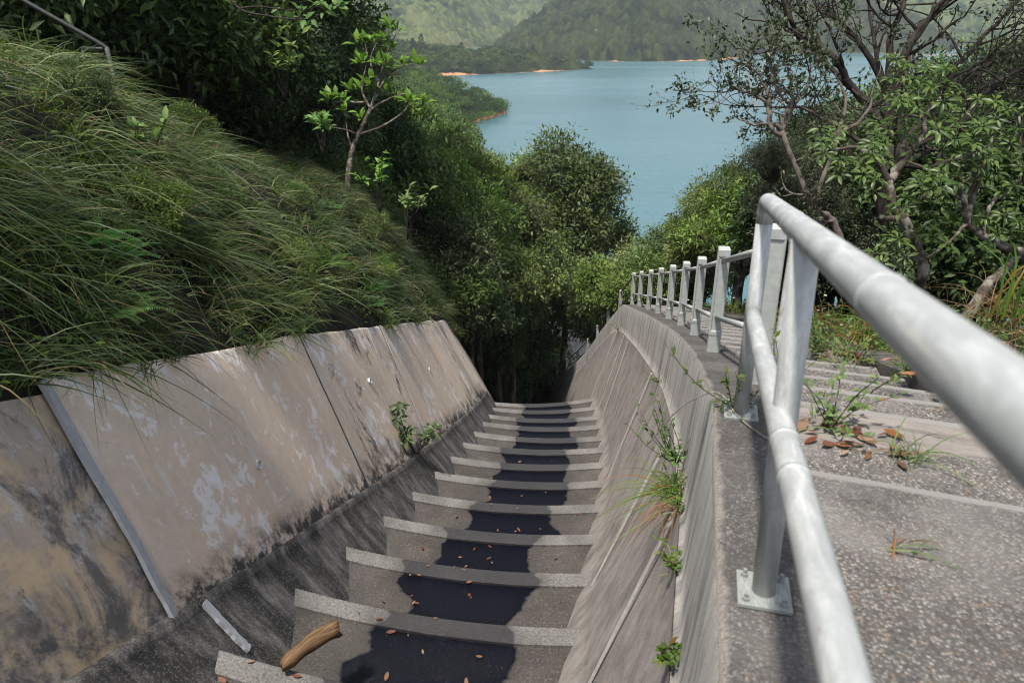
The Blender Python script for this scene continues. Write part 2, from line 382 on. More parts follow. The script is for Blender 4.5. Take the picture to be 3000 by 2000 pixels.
M['rusty'] = paint("rusting_white_paint", (.50, .50, .49), .06)
M['old_rail'] = paint("old_pipe_paint", (.035, .038, .035))
M['dark_iron'] = paint("dark_painted_iron", (.06, .063, .062))
M['pvc'] = paint("pale_plastic", (.55, .55, .52))
M['strip'] = paint("grey_joint_strip", (.34, .35, .37))
M['sealant'] = paint("pale_sealant", (.42, .41, .39))

g = G("soil", .95, .1); v = g.coord(); n = g.noise(v, 2.5, 8, .7)
sc_ = g.ramp(n, [(.3, (.006, .006, .004)), (.6, (.014, .013, .008)), (.8, (.03, .024, .014))]); zs_ = g.n("ShaderNodeMapRange"); zs_.inputs[1].default_value = -42.6; zs_.inputs[2].default_value = -43.4; g.l(g.math('ADD', g.sep(v)[2], g.math('MULTIPLY', g.noise(v, .08, 4), 2.0)), zs_.inputs[0]); g.col(g.mix(zs_.outputs[0], sc_, (.36, .15, .06))); M['soil'] = g.m
g = G("wood_log", .75, .2); v = g.coord("UV"); n = g.noise(g.mapv(v, (34, 2.6, 1)), 2.0, 9, .75, .8)
c = g.ramp(n, [(.28, (.016, .010, .006)), (.5, (.105, .060, .028)), (.72, (.23, .155, .09))]); g.col(c); g.bump(n, .5, .01); M['log'] = g.m
g = G("path_concrete", .9, .2); v = g.coord(); g.col(g.ramp(g.noise(v, 1.5, 7), [(.3, (.20, .19, .18)), (.7, (.36, .34, .32))])); M['path'] = g.m
g = G("petals", .6, .2); g.col((.75, .75, .70)); M['petal'] = g.m

# lake: turquoise body colour under a rippled, glossy surface
g = G("lake_water", .12, .5); v = g.coord()
w1 = g.noise(g.mapv(v, (.45, 1.0, 1)), .9, 4, .6); w2 = g.noise(g.mapv(v, (.3, 1.0, 1)), .12, 3, .55)
big = g.noise(g.mapv(v, (.25, 1, 1), (0, 11, 0)), .012, 3, .5)
g.col(g.ramp(big, [(.35, (.040, .112, .130)), (.65, (.054, .128, .142))]))
g.rough(g.ramp(big, [(.35, .19), (.65, .30)]))
g.bump(g.math('ADD', g.math('MULTIPLY', w1, .5), w2), .75, .5); M['water'] = g.m

# far hills: wooded, patches of yellow-green scrub, orange bare soil just above the water line
def hill_mat(name, k, scrub):
    g = G(name, .95, .05); v = g.coord(); r = g.attr(); z = g.sep(v)[2]
    pt = g.noise(v, .011, 5, .6); fi = g.noise(v, .30, 4, .75)
    c = g.ramp(g.math('ADD', g.math('MULTIPLY', r, .7), g.math('MULTIPLY', fi, .3)), [(.28, tuple(k * x for x in (.004, .011, .004))), (.5, tuple(k * x for x in (.021, .038, .012))), (.74, tuple(k * x for x in (.075, .100, .026)))])
    c = g.mix(g.ramp(pt, [(.46, 0.0), (.64, scrub)]), c, (.095 * k, .108 * k, .042 * k))
    rk = g.ramp(g.noise(g.mapv(v, (1, 1, 2.2)), .022, 6, .7), [(.70, 0.0), (.74, .8)]); c = g.mix(rk, c, (.30, .24, .19))
    bare = g.ramp(g.noise(g.mapv(v, (1, 1, .2)), .020, 6, .65), [(.54, 0.0), (.66, 1.0)])
    zz = g.math('SUBTRACT', z, g.math('MULTIPLY', bare, g.math('MULTIPLY', g.noise(v, .06, 5, .65), 4.0)))
    sh = g.n("ShaderNodeMapRange"); sh.inputs[1].default_value = WATER_Z + .2; sh.inputs[2].default_value = WATER_Z - .4; g.l(zz, sh.inputs[0])
    c = g.mix(sh.outputs[0], c, g.ramp(fi, [(.3, (.34, .14, .06)), (.7, (.46, .25, .13))]))
    g.col(c); return g.m
M['hill'] = hill_mat("hill_woods", .42, .5); M['hill_far'] = hill_mat("hazed_far_scrub", 1.05, .75)  # far range's paler factor puts haze and sun into its colour, besides scrub

# ------------------------------------------------------------------ where things run: key lines of the chute
def lerp_line(P):
    P = np.asarray(P, float)
    return lambda y: np.stack([np.interp(y, P[:, 1], P[:, 0]), np.asarray(y, float) + 0 * np.interp(y, P[:, 1], P[:, 0]), np.interp(y, P[:, 1], P[:, 2])], -1)
# left top edge of the right-hand parapet
KE = lerp_line([(-.84, -4, -1.23), (.563, 1.51, -1.68), (1.07, 3.56, -1.86), (1.68, 6.42, -2.87), (2.05, 8.61, -3.63), (2.32, 10.63, -4.32), (2.54, 12.61, -5.0),
                (2.79, 14.88, -5.78), (2.99, 17.09, -6.54), (3.20, 19.34, -7.31), (3.34, 21.21, -7.96), (3.42, 22.0, -8.28), (3.50, 24.7, -9.75), (3.58, 28.2, -11.76),
                (3.58, 31.4, -13.8), (3.54, 34.8, -15.9), (3.35, 38, -17.95), (3.05, 41.5, -20.1), (2.65, 44.9, -22.4), (2.2, 49, -25), (1.5, 56, -29.5)])
# nosing ends, left and right
NL = [(-2.98, .75, -3.05), (-2.76, 2.0, -3.57), (-2.55, 3.25, -4.10), (-2.33, 4.52, -4.62), (-2.12, 5.81, -5.14), (-1.95, 7.14, -5.70), (-1.76, 8.48, -6.25), (-1.55, 9.80, -6.77), (-1.36, 11.18, -7.30),
      (-1.20, 12.5, -7.82), (-1.06, 13.9, -8.35), (-.90, 15.3, -8.90), (-.76, 16.67, -9.41), (-.65, 18.0, -9.94), (-.58, 19.28, -10.42), (-.55, 20.5, -10.90)]
NR = [(-.22, .05, -3.05), (.02, 1.35, -3.57), (.22, 2.62, -4.10), (.42, 3.93, -4.62), (.62, 5.28, -5.14), (.88, 6.68, -5.70), (1.13, 8.08, -6.25), (1.37, 9.48, -6.77), (1.60, 10.9, -7.30),
      (1.79, 12.3, -7.82), (1.97, 13.7, -8.35), (2.12, 15.1, -8.90), (2.24, 16.52, -9.41), (2.36, 17.93, -9.94), (2.45, 19.36, -10.42), (2.54, 20.78, -10.90)]
for k in range(1, 22):                       # beyond the crest the chute drops more steeply under the trees
    yk = 20.6 + 1.4 * k; zk = -10.9 - .84 * k; xk = float(KE(yk)[0]) - .92
    NR.append((xk, yk + .1, zk)); NL.append((xk - 3.05, yk - .1, zk))
NL, NR = np.array(NL), np.array(NR)
LL, LR = lerp_line(NL), lerp_line(NR)
# left wall: bottom edge of the panels / top edge
def perp_of(y):
    d = LL(np.asarray(y) + .4) - LL(np.asarray(y) - .4); n = np.hypot(d[..., 0], d[..., 1])
    return np.stack([-d[..., 1] / n, d[..., 0] / n], -1)
def kerb_top(y):
    P = LL(y).copy(); q = perp_of(y); P[..., :2] += q * .25; P[..., 2] += .35; return P
def wall_top(y):
    P = kerb_top(y).copy(); q = perp_of(y)
    run = np.interp(y, [3, 4.5, 8.7, 12, 16.6, 20.4, 24], [.6, .60, .76, .80, .98, 1.15, 1.15]); rise = np.interp(y, [3, 4.5, 8.7, 12, 20], [1.9, 1.97, 2.25, 2.33, 2.34])
    P[..., :2] += q * run[..., None]; P[..., 2] += rise; return P
_ys = np.arange(-6, 52, .25); _wt = wall_top(_ys)
_wt = np.concatenate([_wt, [(-4, 60, -32.0), (-6, 85, -45), (-8, 100, -45.6), (-16, 160, -45.6), (-18, 240, -45.6), (-9.5, 284, -45.6), (-16, 300, -45.6), (-24, 340, -45.6),
                            (-8, 380, -45.6), (-2, 397, -45.6), (-9, 408, -45.6), (-60, 430, -45.6), (-120, 500, -45.6), (-130, 560, -45.6)]])
WT = lerp_line(_wt)
CSx = np.array([0, .35, .9, 1.6, 2.3, 3.2, 4.5, 8, 14, 30, 60, 120, 200, 300]); CSz = np.array([-.04, .45, 1.45, 2.65, 3.35, 3.95, 4.6, 6.0, 8.4, 15, 24, 38, 55, 75])
CFx = np.array([0, 3, 8, 20, 60, 120, 200, 300]); CFz = np.array([0, 2.2, 5.5, 11.0, 22, 32, 48, 75])
def g_left(x, y):
    w = WT(y); dx = np.maximum(w[..., 0] - x, 0)
    f = np.clip((np.asarray(y) - 60) / 40, 0, 1)
    low = np.interp(np.asarray(y, float), [4, 8, 13, 20], [.97, .86, .81, 1.0]); hi_ = np.interp(dx, [2, 8, 30], [0, .16, .12])
    return w[..., 2] + np.interp(dx, CSx, CSz) * (low - hi_) * (1 - f) + np.interp(dx, CFx, CFz) * f
CRx = np.array([0, 2.5, 5, 10, 30, 80, 200]); CRz = np.array([0, .12, -.5, -2.4, -11, -32, -60])
def g_right(x, y):
    k = KE(y); dx = np.maximum(x - (k[..., 0] + 2.0), 0); f = np.clip((4.6 - np.asarray(y)) / 1.5, 0, 1)
    return np.maximum(k[..., 2] + .0 - .12 * (np.asarray(y) > 3) + np.interp(dx, CRx, CRz), -48 - 0 * dx)
def ground_z(x, y):
    if x < WT(y)[0]: return float(g_left(x, y))
    if x > KE(y)[0] + 2.0: return float(g_right(x, y))
    return float(LL(y)[2]) - .6

# ------------------------------------------------------------------ terrain, lake, hills
ys = np.concatenate([np.arange(-6, 24, .35), np.arange(24, 60, 1.0), np.arange(60, 280, 4.0), np.arange(280, 440, 2.0), np.arange(440, 561, 8)])
dxs = np.concatenate([[0], np.geomspace(.15, 300, 60)])
rows = []
for y in ys:
    w = WT(y); x = w[0] - dxs
    z = g_left(x, np.full_like(x, y)) + (fbm(x * .8, np.full_like(x, y * .8), 3) - .5) * np.clip(dxs, 0, .5) * (1 + np.clip(y - 60, 0, 60) * .04)
    row = np.stack([x, np.full_like(x, y), z], -1); row[0] = w + np.array((0, 0, -.06))
    rows.append(np.concatenate([[row[0] + np.array((.05, 0, -1.5 if y < 56 else -3))], row]))
tag(MB().loft(rows).build("hillside", M['soil']), kind="structure")
ys = np.concatenate([np.arange(-8, 24, .4), np.arange(24, 120, 2.0)]); dxs = np.concatenate([[0], np.geomspace(.2, 190, 50)])
rows = []
for y in ys:
    x = KE(min(y, 56))[0] + 1.98 + dxs; z = g_right(x, np.full_like(x, y)) + (fbm(x * .9, np.full_like(x, y * .9), 3) - .5) * np.clip(dxs, 0, .35)
    if y > 56: z = z - (y - 56) * .45
    z = np.maximum(z, -48); row = np.stack([x, np.full_like(x, y), z], -1)
    rows.append(np.concatenate([[row[0] + np.array((-.02, 0, -3))], row]))
tag(MB().loft(rows).build("ground", M['soil']), kind="structure")
# valley floor below the chute down to the lake
rows = []
for y in np.arange(48, 104, 3.0):
    xa, xb = WT(y)[0] - 1.0, KE(min(y, 56))[0] + 2.6; zc = LL(min(y, 49))[2] - .7 - max(y - 49, 0) * .50
    rows.append([(xa + (xb - xa) * t, y, max(zc, -48)) for t in np.linspace(0, 1, 6)])
tag(MB().loft(rows).build("valley_floor", M['soil']), kind="structure")

xs = np.linspace(-1500, 2200, 38); yw = np.concatenate([np.linspace(70, 600, 20), np.linspace(640, 3400, 14)])
gx, gy = np.meshgrid(xs, yw); rows = np.stack([gx, gy, np.full_like(gx, WATER_Z)], -1)
tag(MB().loft(rows).build("lake", M['water']), kind="structure")

def mound(x, y, cx, cy, rx, ry, h, p=1.1):
    d = np.hypot((x - cx) / rx, (y - cy) / ry); return h * np.maximum(1 - d, -0.2) * (1 + (p - 1) * 0)
def sdf_poly(x, y, P):
    P = np.asarray(P, float); d = np.full(x.shape, 1e9); ins = np.zeros(x.shape, bool)
    for a, b in zip(P, np.roll(P, -1, 0)):
        e = b - a; t = np.clip(((x - a[0]) * e[0] + (y - a[1]) * e[1]) / (e @ e), 0, 1)
        d = np.minimum(d, np.hypot(x - a[0] - t * e[0], y - a[1] - t * e[1]))
        c = (a[1] > y) != (b[1] > y); xi = a[0] + (y - a[1]) * e[0] / (e[1] if abs(e[1]) > 1e-9 else 1e-9)
        ins ^= c & (x < xi)
    return np.where(ins, d, -d)
HEAD = [(-130, 540), (-125, 605), (-62, 655), (-22, 672), (20, 700), (52, 722), (76, 742), (70, 760), (20, 790), (-120, 850), (-500, 1000), (-800, 900), (-800, 540)]
def H_head(x, y):
    d = sdf_poly(x, y, HEAD); return np.where(d > 0, np.minimum(d * .40, 4.5 + d * .17), d * .5) + np.where(d > 0, (fbm(x / 40, y / 40, 3, 3) - .5) * np.clip(d * .2, 0, 8), 0)
def H_far(x, y, part=0):
    n = fbm(x / 260, y / 260, 5, 9); m = (fbm(x / 70, y / 70, 4, 21) - .5)
    a = mound(x, y, 145, 1150, 178, 285, 112)
    a = np.maximum(a, mound(x, y, 250, 1240, 170, 220, 62)); b = mound(x, y, 455, 1320, 235, 250, 122)
    start = np.interp(x, [-900, -300, -120, 0, 300, 600, 1500], [930, 985, 1080, 1420, 1650, 1300, 1150])
    back = (y - start) * .205 * (.72 + .55 * n) + (n - .5) * 42 * np.clip((y - start) / 300, 0, 1)
    h = np.maximum(a, b) if part == 1 else back; rid = 1 - np.abs(2 * fbm(x / 150, y / 150, 3, 31) - 1)
    return h + (m * 26 + (rid - .6) * 30) * np.clip(h / 45, 0, 1)
def H_front(x, y): return H_far(x, y, 1)
def H_back(x, y): return H_far(x, y, 2)
def polar(name, r0, r1, nr, a0, a1, na, H, cs, bh, mat):
    A = np.radians(np.linspace(a0, a1, na)); R = np.geomspace(r0, r1, nr); a, r = np.meshgrid(A, R)
    x, y = r * np.sin(a), r * np.cos(a); h = H(x, y); d1, i1 = cell(x / cs, y / cs, 3); d2, i2 = cell(x / (cs * .45), y / (cs * .45), 8)
    bump = (bh * (1 - d1 ** 2 * 1.3) * (.6 + .8 * i1) + bh * .35 * (1 - d2) * i2) * np.clip((h - 1.0) / 3, 0, 1)
    z = WATER_Z + np.maximum(h, -4) + np.maximum(bump, 0)
    n = na; V = np.stack([x, y, z], -1).reshape(-1, 3); i, j = np.meshgrid(np.arange(nr - 1), np.arange(na - 1), indexing='ij')
    Q = np.stack([i * n + j, i * n + j + 1, (i + 1) * n + j + 1, (i + 1) * n + j], -1).reshape(-1, 4)
    hh = h.ravel(); keep = hh[Q].max(1) > -3
    return tag(link(name, mesh_np(name, V, Q[keep][:, ::-1], None, mat, None, (i1 * .65 + i2 * .35).ravel())), kind="structure")
polar("hills", 840, 1700, 300, -10, 52, 700, H_front, 7.0, 6.5, M['hill'])
polar("mountain", 900, 3300, 330, -38, 52, 820, H_back, 8.0, 6.0, M['hill_far'])
polar("headland", 520, 1000, 240, -44, 10, 520, H_head, 6.5, 3.0, M['hill'])

# ------------------------------------------------------------------ the chute: stepped floor, left wall, right wall
t_base = (0, 8, -6)
chute = tag(empty("spillway_channel", t_base), "stepped concrete spillway channel with a wet strip running down its middle", "spillway")
S = np.linspace(-.05, 1.05, 23); SAG = .12 * 4 * np.clip(S, 0, 1) * (1 - np.clip(S, 0, 1))
for n in range(1, len(NL)):
    A0, A1, B0, B1 = NL[n - 1], NR[n - 1], NL[n], NR[n]
    a = A0 + (A1 - A0) * S[:, None]; b = B0 + (B1 - B0) * S[:, None]
    a[:, 2] = b[:, 2] - .035 - SAG; b[:, 2] -= SAG
    a[:, 1] -= .05
    L = np.linalg.norm((b - a)[:, :2], axis=1)[:, None]; nb = b - (b - a) / L * .21
    tr = nb.copy(); tr[:, 2] -= .035; jit = (fbm(S * 9, S * 0 + n * 3.1, 3, n) - .5) * .025
    nb[:, :2] += ((b - a) / L * jit[:, None])[:, :2]
    vo = n * 1.41
    m = MB(); K = 6
    rr = [a * (1 - k / K) + tr * (k / K) for k in range(K + 1)]
    m.loft([r - t_base for r in rr]); m.U[-1] = np.stack(np.broadcast_arrays(S[None, :], vo + np.linspace(0, 1.2, K + 1)[:, None]), -1).reshape(-1, 2)
    bo = b.copy(); bo[:, 2] -= .05; lo = b.copy(); lo[:, 2] -= .62; lo[:, 1] -= .04
    m.loft([r - t_base for r in (bo - (b - a) / L * [.02, .02, 0], lo)]); m.U[-1] = np.stack(np.broadcast_arrays(S[None, :], vo + np.array([1.42, 2.0])[:, None]), -1).reshape(-1, 2)
    st = m.build("step", M['tread'], chute, smooth=False)
    q = MB(); low = nb.copy(); low[:, 2] -= .045; bf = b.copy(); bf[:, 2] -= .07
    e1 = nb + (b - a) / L * .012; e1[:, 2] = nb[:, 2]; nb2 = nb.copy(); nb2[:, 2] -= .008; e2 = b - (b - a) / L * .015; e2[:, 2] = b[:, 2]; b2 = b.copy(); b2[:, 2] -= .012
    q.loft([r - t_base for r in (low, nb2, e1, e2, b2, bf)])
    q.U[-1] = np.stack(np.broadcast_arrays(S[None, :], vo + np.array([1.19, 1.2, 1.21, 1.4, 1.41, 1.45])[:, None]), -1).reshape(-1, 2)
    q.build("nosing", M['nosing'], st, smooth=False)

# left wall ----------------------------------------------------
lw = tag(empty("retaining_wall", (-2.6, 8, -5)), "leaning retaining wall of stained beige concrete panels below the grassy slope", "wall")
lo = rel(lw)
JY = [-6.0, 4.42, 8.68, 12.0, 16.58, 20.4, 24.5, 30, 36, 42, 48]
for k in range(len(JY) - 1):
    y0, y1 = JY[k] + .012, JY[k + 1] - .012; yy = np.linspace(y0, y1, max(4, int((y1 - y0) / .4)))
    Kt, Tt = kerb_top(yy), wall_top(yy); q = perp_of(yy); rows = []
    off = .03 if k == 0 else (0 if k % 2 else .012)
    for i in range(len(yy)):
        nn = np.array([q[i, 0], q[i, 1], 0]) * off
        a, b = Kt[i] + nn, Tt[i] + nn; back = b + np.array([q[i, 0] * .16, q[i, 1] * .16, 0])
        wav = (fbm(yy[i] * 1.3, 2.0, 4, 4) - .5) * .07; b = b + np.array((0, 0, wav)); back[2] = b[2] - .01
        pr = [a + (b - a) * t for t in np.linspace(-.02, .985, 9)]
        rows.append(np.array(pr + [b + np.array([q[i, 0] * .015, q[i, 1] * .015, 0]), back, back - np.array((0, 0, .7))]) - lo)
    m = MB().loft(rows); U = m.U[-1]
    ps = m.build("panel", M['panel_old'] if k == 0 else M['panel_mould'] if k in (2, 4) else M['panel'], lw)
    if k == 0: ps["label"] = "heavily stained end panel"
kt = np.arange(-6, 49, .5); Kt, q = kerb_top(kt), perp_of(kt); rows = []
for i in range(len(kt)):
    n3 = np.array([q[i, 0], q[i, 1], 0]); P = Kt[i]; wv = (fbm(kt[i] * 2.1, 7.0, 3, 5) - .5) * .05
    sl = np.array([-.25, 0, -.35])                       # down the kerb face (towards the chute)
    f = lambda s: P - n3 * .25 * s + np.array((0, 0, -.35 * s))
    rows.append(np.array([P + n3 * .12 + np.array((0, 0, -.05)), P + n3 * .05 + np.array((0, 0, .02 + wv)), P - n3 * .035 + np.array((0, 0, .012 + wv)), f(.2) + np.array((0, 0, wv * .5)), f(.6), f(1), f(1.7), f(2.6)]) - lo)
MB().loft(rows).build("kerb", M['kerb_dark'], lw)
def wall_strip(parent, name, a, b, w, t, mat, along, off):
    """thin raised strip from a to b lying on a wall"""
    d = (b - a) / np.linalg.norm(b - a); s = along - d * (along @ d); s /= np.linalg.norm(s); n = np.cross(d, s); n = n if n[2] > 0 else -n
    M3 = np.stack([s, d, n], 1); K = 14; m = MB(); rings = []
    for k in range(K + 1):
        c = a + (b - a) * k / K + s * (fbm(k * .5, 1.5, 2, int(abs(a[1]) * 10)) - .5) * w * .5 + n * off
        rings.append([c - s * w / 2 - n * .01, c - s * w / 2 + n * t, c + s * w / 2 + n * t, c + s * w / 2 - n * .01])
    m.loft(np.array(rings) - rel(parent), closed=True, caps=True); return m.build(name, mat, parent, smooth=False)
a, b = kerb_top(np.array([4.42]))[0], wall_top(np.array([4.42]))[0]
wall_strip(lw, "joint_strip", a, b, .085, .022, M['strip'], np.array([0, 1., -.38]), .0)
wall_strip(lw, "joint_strip", kerb_top(np.array([4.72]))[0] + np.array([.03, 0, -.02]), LL(np.array([4.72]))[0] + np.array((.10, 0, -.14)), .075, .022, M['strip'], np.array([0, 1., -.38]), .0)
for y in JY[2:6]:
    a, b = kerb_top(np.array([y]))[0], wall_top(np.array([y]))[0]
    wall_strip(lw, "joint_strip", a, b, .030 if y < 9 else .018, .007, M['dark_iron'] if y < 9 else M['sealant'], np.array([0, 1., -.38]), .002)
for (y, f, r) in ((6.42, .42, .05), (10.35, .63, .045), (14.3, .55, .045)):          # weep pipes
    a, b = kerb_top(np.array([y]))[0], wall_top(np.array([y]))[0]; c = a + (b - a) * f; q = perp_of(np.array([y]))[0]
    ax = np.array([-q[0], -q[1], .30]); ax /= np.linalg.norm(ax); u = np.array([0, 1., -.37]); u -= ax * (u @ ax); u /= np.linalg.norm(u); v = np.cross(ax, u); th = np.arange(14) * 2 * math.pi / 14
    ring = lambda rad, off: c + ax * off + rad * (np.cos(th)[:, None] * u + np.sin(th)[:, None] * v)
    MB().loft(np.array([ring(r, -.02), ring(r, .022), ring(r * .82, .022), ring(r * .80, -.015)]) - lo, closed=True, caps=True).build("weep_pipe", M['pvc'], lw)

# right wall ---------------------------------------------------
rw = tag(empty("parapet_wall", (1.5, 8, -4)), "streaked concrete parapet wall curving along the right of the spillway", "wall")
ro = rel(rw)
yk = np.concatenate([np.arange(-4, 3.5, .5), np.arange(3.5, 26, .3), np.arange(26, 56, 1.0)])
def kerb_dir(y):
    d = KE(y + .3) - KE(y - .3); return d / np.linalg.norm(d)
def side(y):                                   # horizontal unit vector to the right of the kerb line
    d = kerb_dir(y); h = math.hypot(d[0], d[1]); return np.array([d[1] / h, -d[0] / h, 0])
def face_bottom(y): return KE(y) - side(y) * .07 + np.array((0, 0, -.80 - .05 * math.exp(-((y - 21.6) / 1.5) ** 2)))
def wall_foot(y):
    yy = y + .17; P = LR(yy).copy(); return P + np.array((.03, 0, -.05))
cop, fac, slo = [], [], []
for y in yk:
    P = KE(y); s = side(y); w = .40; jag = (fbm(y * 3.3, 1.0, 4, 2) - .5) * .03
    up = np.array((0, 0, 1.))
    cop.append([P - s * .002 + up * -.05, P + s * (.012 + jag) + up * -.004, P + s * .05, P + s * .2, P + s * (w - .03), P + s * w + up * -.01, P + s * w - up * .5])
    F, W = face_bottom(y), wall_foot(y)
    fac.append([P + s * (.004) - up * .02] + [P * (1 - t) + F * t + s * (fbm(y * 2, t * 3, 3, 6) - .5) * .012 for t in (.06, .3, .55, .8, 1.0)] + [F - s * .04 - up * .05])
    sl = [F * (1 - t) + W * t + s * (fbm(y * 1.2, t * 3, 3, 12) - .5) * .02 for t in np.linspace(0, 1, 12)]
    sl[0] = F - s * .035 + up * .0; sl[1] = sl[1] - s * .01
    fil = W - s * .14 + np.array((0, 0, -.16))                     # soft fillet at the floor
    slo.append(sl[:-1] + [W + np.array((0, 0, .10)) + s * .03, W - s * .03, fil, fil - s * .18 - up * .5])
MB().loft(np.array(cop) - ro).build("coping", M['coping'], rw)
MB().loft(np.array(fac) - ro).build("parapet_face", M['face'], rw)
MB().loft(np.array(slo) - ro).build("sloped_face", M['slope'], rw)
for y in (-.4, 1.7, 3.75, 6.1, 10.7, 16.9, 18.6, 21.5):
    a, b = face_bottom(y) - side(y) * .03, wall_foot(y)
    wall_strip(rw, "joint_strip", a + (b - a) * .02, a + (b - a) * (.93 if y > 12 else .97), .018 + .0011 * y, .008, M['sealant'], kerb_dir(y), .012)

# ------------------------------------------------------------------ stairway beside the parapet
sw = tag(empty("stairway", (2, 6, -2.5)), "exposed aggregate stairway with worn shallow steps going down beside the parapet", "stairs")
wo = rel(sw)
def kr(y, off): return KE(y) + side(y) * off
edges = [-5.0, 2.86]
while edges[-1] < 22.3: edges.append(edges[-1] + (.70 if edges[-1] < 22 else 1.0))
for k in range(len(edges) - 1):
    y0, y1 = edges[k], edges[k + 1]; K = 8; first = k == 0
    W = 3.4 if first else (2.3 if y0 < 3.8 else 1.55)
    n0 = 12 if first else 3
    zt = float(KE(y1)[2]) + .015 + (.0 if first else .015); rows = []
    for i in range(n0 + 1):
        y = y0 - .03 + (y1 - y0 + .03) * i / n0; r = []
        for j in range(K + 1):
            f = j / K; p = kr(y, .38 + (W - .38) * f) if not first else KE(y) + side(y) * (.395 + (W - .395) * f)
            p[1] += .0 - .10 * f * (W - .38) if not first or True else 0
            zz = (float(KE(y)[2]) - .004 - .01 * f) if first else zt - .035 * (1 - i / n0) * 0
            p[2] = zz + (fbm(p[0] * 2.2, p[1] * 2.2, 3, 14) - .5) * .02; r.append(p)
        rows.append(r)
    rows = np.array(rows); e = rows[-1].copy(); dn = e.copy(); dn[:, 2] -= .42; e2 = e.copy(); e2[:, 2] -= .012; e2[:, 1] += .008
    m = MB(); m.loft(rows - wo)
    top = m.U[-1]; vmax = top[:, 1].max(); top[:, 1] = vmax - top[:, 1]; top[:, 0] += k * 3.7; top[:, 1] += 0
    top[:, 1] += 0.0
    m.loft(np.array([e, e2, dn]) - wo)
    # right end cheek so the step is solid seen from the side
    c = rows[:, -1]; cd = c.copy(); cd[:, 2] -= .5; m.loft(np.array([c, cd]) - wo)
    if first: m.U[0][:, 1] += .0
    m.build("step", M['stair_patch'] if k in (1, 2, 5) else M['stair'], sw, smooth=False)
# low slab edging along the right of the stairs
kb = tag(empty("kerb_edging", (3.2, 7, -3)), "low mossy concrete edging slab along the outer side of the stairs", "kerb"); ko = rel(kb)
for y0, y1, o0 in ((4.05, 6.6, 1.56), (6.64, 10.2, 1.58), (10.25, 15, 1.58), (15.05, 21.4, 1.58)):
    rows = []
    for y in np.linspace(y0, y1, 10):
        s = side(y); P = KE(y) + s * o0 + np.array((0, -.1 * 1.2, .10)); u = np.array((0, 0, 1.))
        rows.append(np.array([P - u * .6, P - u * .02, P + s * .02, P + s * .36, P + s * .38 - u * .02, P + s * .38 - u * .6]) - ko)
    m = MB().loft(rows)
    for r in (rows[0], rows[-1]): m.add(r, [(0, 1, 4, 5), (1, 2, 3, 4)])
    m.build("slab", M['coping'], kb, smooth=False)

# ------------------------------------------------------------------ railings
RD = np.array([.372, 1.42, -.235]); RP = np.array([.767, 1.90, -.52])
def rail_at(t, dz=0.0): return RP + RD * t + np.array((0, 0, dz))
pr = tag(empty("pipe_railing", (.81, 1.9, -1.71)), "galvanised two rail pipe railing bolted to the near end of the parapet", "railing"); po = rel(pr)
m = MB(); pts = [rail_at(t) for t in np.linspace(-3.2, .93, 30)] + [rail_at(.975) + np.array((0, 0, -.002)), rail_at(1.0) + np.array((0, 0, -.018)), rail_at(1.012) + np.array((0, 0, -.05)), rail_at(1.012) + np.array((0, 0, -.10))]
m.tube(np.array(pts) - po, .038, 20)
for t in (-.62, .23): m.tube(np.array([rail_at(t - .006), rail_at(t), rail_at(t + .006)]) - po, [.0385, .0395, .0385], 20)     # weld rings
m.build("top_rail", M['galv'], pr)
m = MB(); m.tube(np.array([rail_at(t, -.535) for t in np.linspace(-3.2, 1.0, 24)]) - po, .037, 20)
for t in (-.30, -.14): m.tube(np.array([rail_at(t - .008, -.535), rail_at(t, -.535), rail_at(t + .008, -.535)]) - po, [.0375, .039, .0375], 20)
m.build("mid_rail", M['galv'], pr)
def pipe_post(top, base, name="post"):
    m = MB(); m.tube(np.array([base, base * .5 + top * .5, top]) - po, .037, 20); p = m.build(name, M['galv'], pr)
    s = side(base[1]); d = np.cross((0, 0, 1.), s); M3 = np.stack([s, d, (0, 0, 1.)], 1)
    q = MB(); q.box(base + np.array((0, 0, .006)) - po, (.165, .165, .012), M3)
    q.build("base_plate", M['plate'], p, smooth=False)
    for a in (-1, 1):
        for b in (-1, 1):
            c = base + s * a * .058 + d * b * .058 - po; q = MB(); u = np.array((0, 0, 1.))
            q.tube(np.array([c + u * .010, c + u * .024]), .013, 6); q.tube(np.array([c + u * .02, c + u * .038]), .007, 8)
            q.build("bolt", M['plate'], p, smooth=False)
pipe_post(rail_at(0), np.array([.81, 1.9, -1.705])); pipe_post(rail_at(1.012, -.09), np.array([1.155, 3.34, float(KE(3.34)[2]) + .001]))
pipe_post(rail_at(-1.95), np.array([.03, -.87, float(KE(-.87)[2]) + .001]))

def cast_post_mesh(H=1.0, w0=.113, w1=.106):
    bm = bmesh.new()
    def ring(w, z, c=.008):
        h = w / 2; return [bm.verts.new(p) for p in ((-h + c, -h, z), (h - c, -h, z), (h, -h + c, z), (h, h - c, z), (h - c, h, z), (-h + c, h, z), (-h, h - c, z), (-h, -h + c, z))]
    R = [ring(w0 + .004, 0), ring(w0, .015), ring(w0 - .006, .165), ring(w1 + .008, .185), ring(w1 + .006, .215), ring(w1, H - .07), ring(w1 - .001, H - .012), ring(w1 - .018, H)]
    bm.faces.new(R[-1]); panels = []
    for a, b in zip(R, R[1:]):
        for k in range(8):
            f = bm.faces.new((a[k], a[(k + 1) % 8], b[(k + 1) % 8], b[k]))
            if a is R[4] and k % 2 == 0: panels.append(f)
    bmesh.ops.recalc_face_normals(bm, faces=bm.faces)
    bmesh.ops.inset_individual(bm, faces=panels, thickness=.018, depth=-.009)
    me = bpy.data.meshes.new("cast_post"); bm.to_mesh(me); bm.free(); me.materials.append(M['cast']); return me
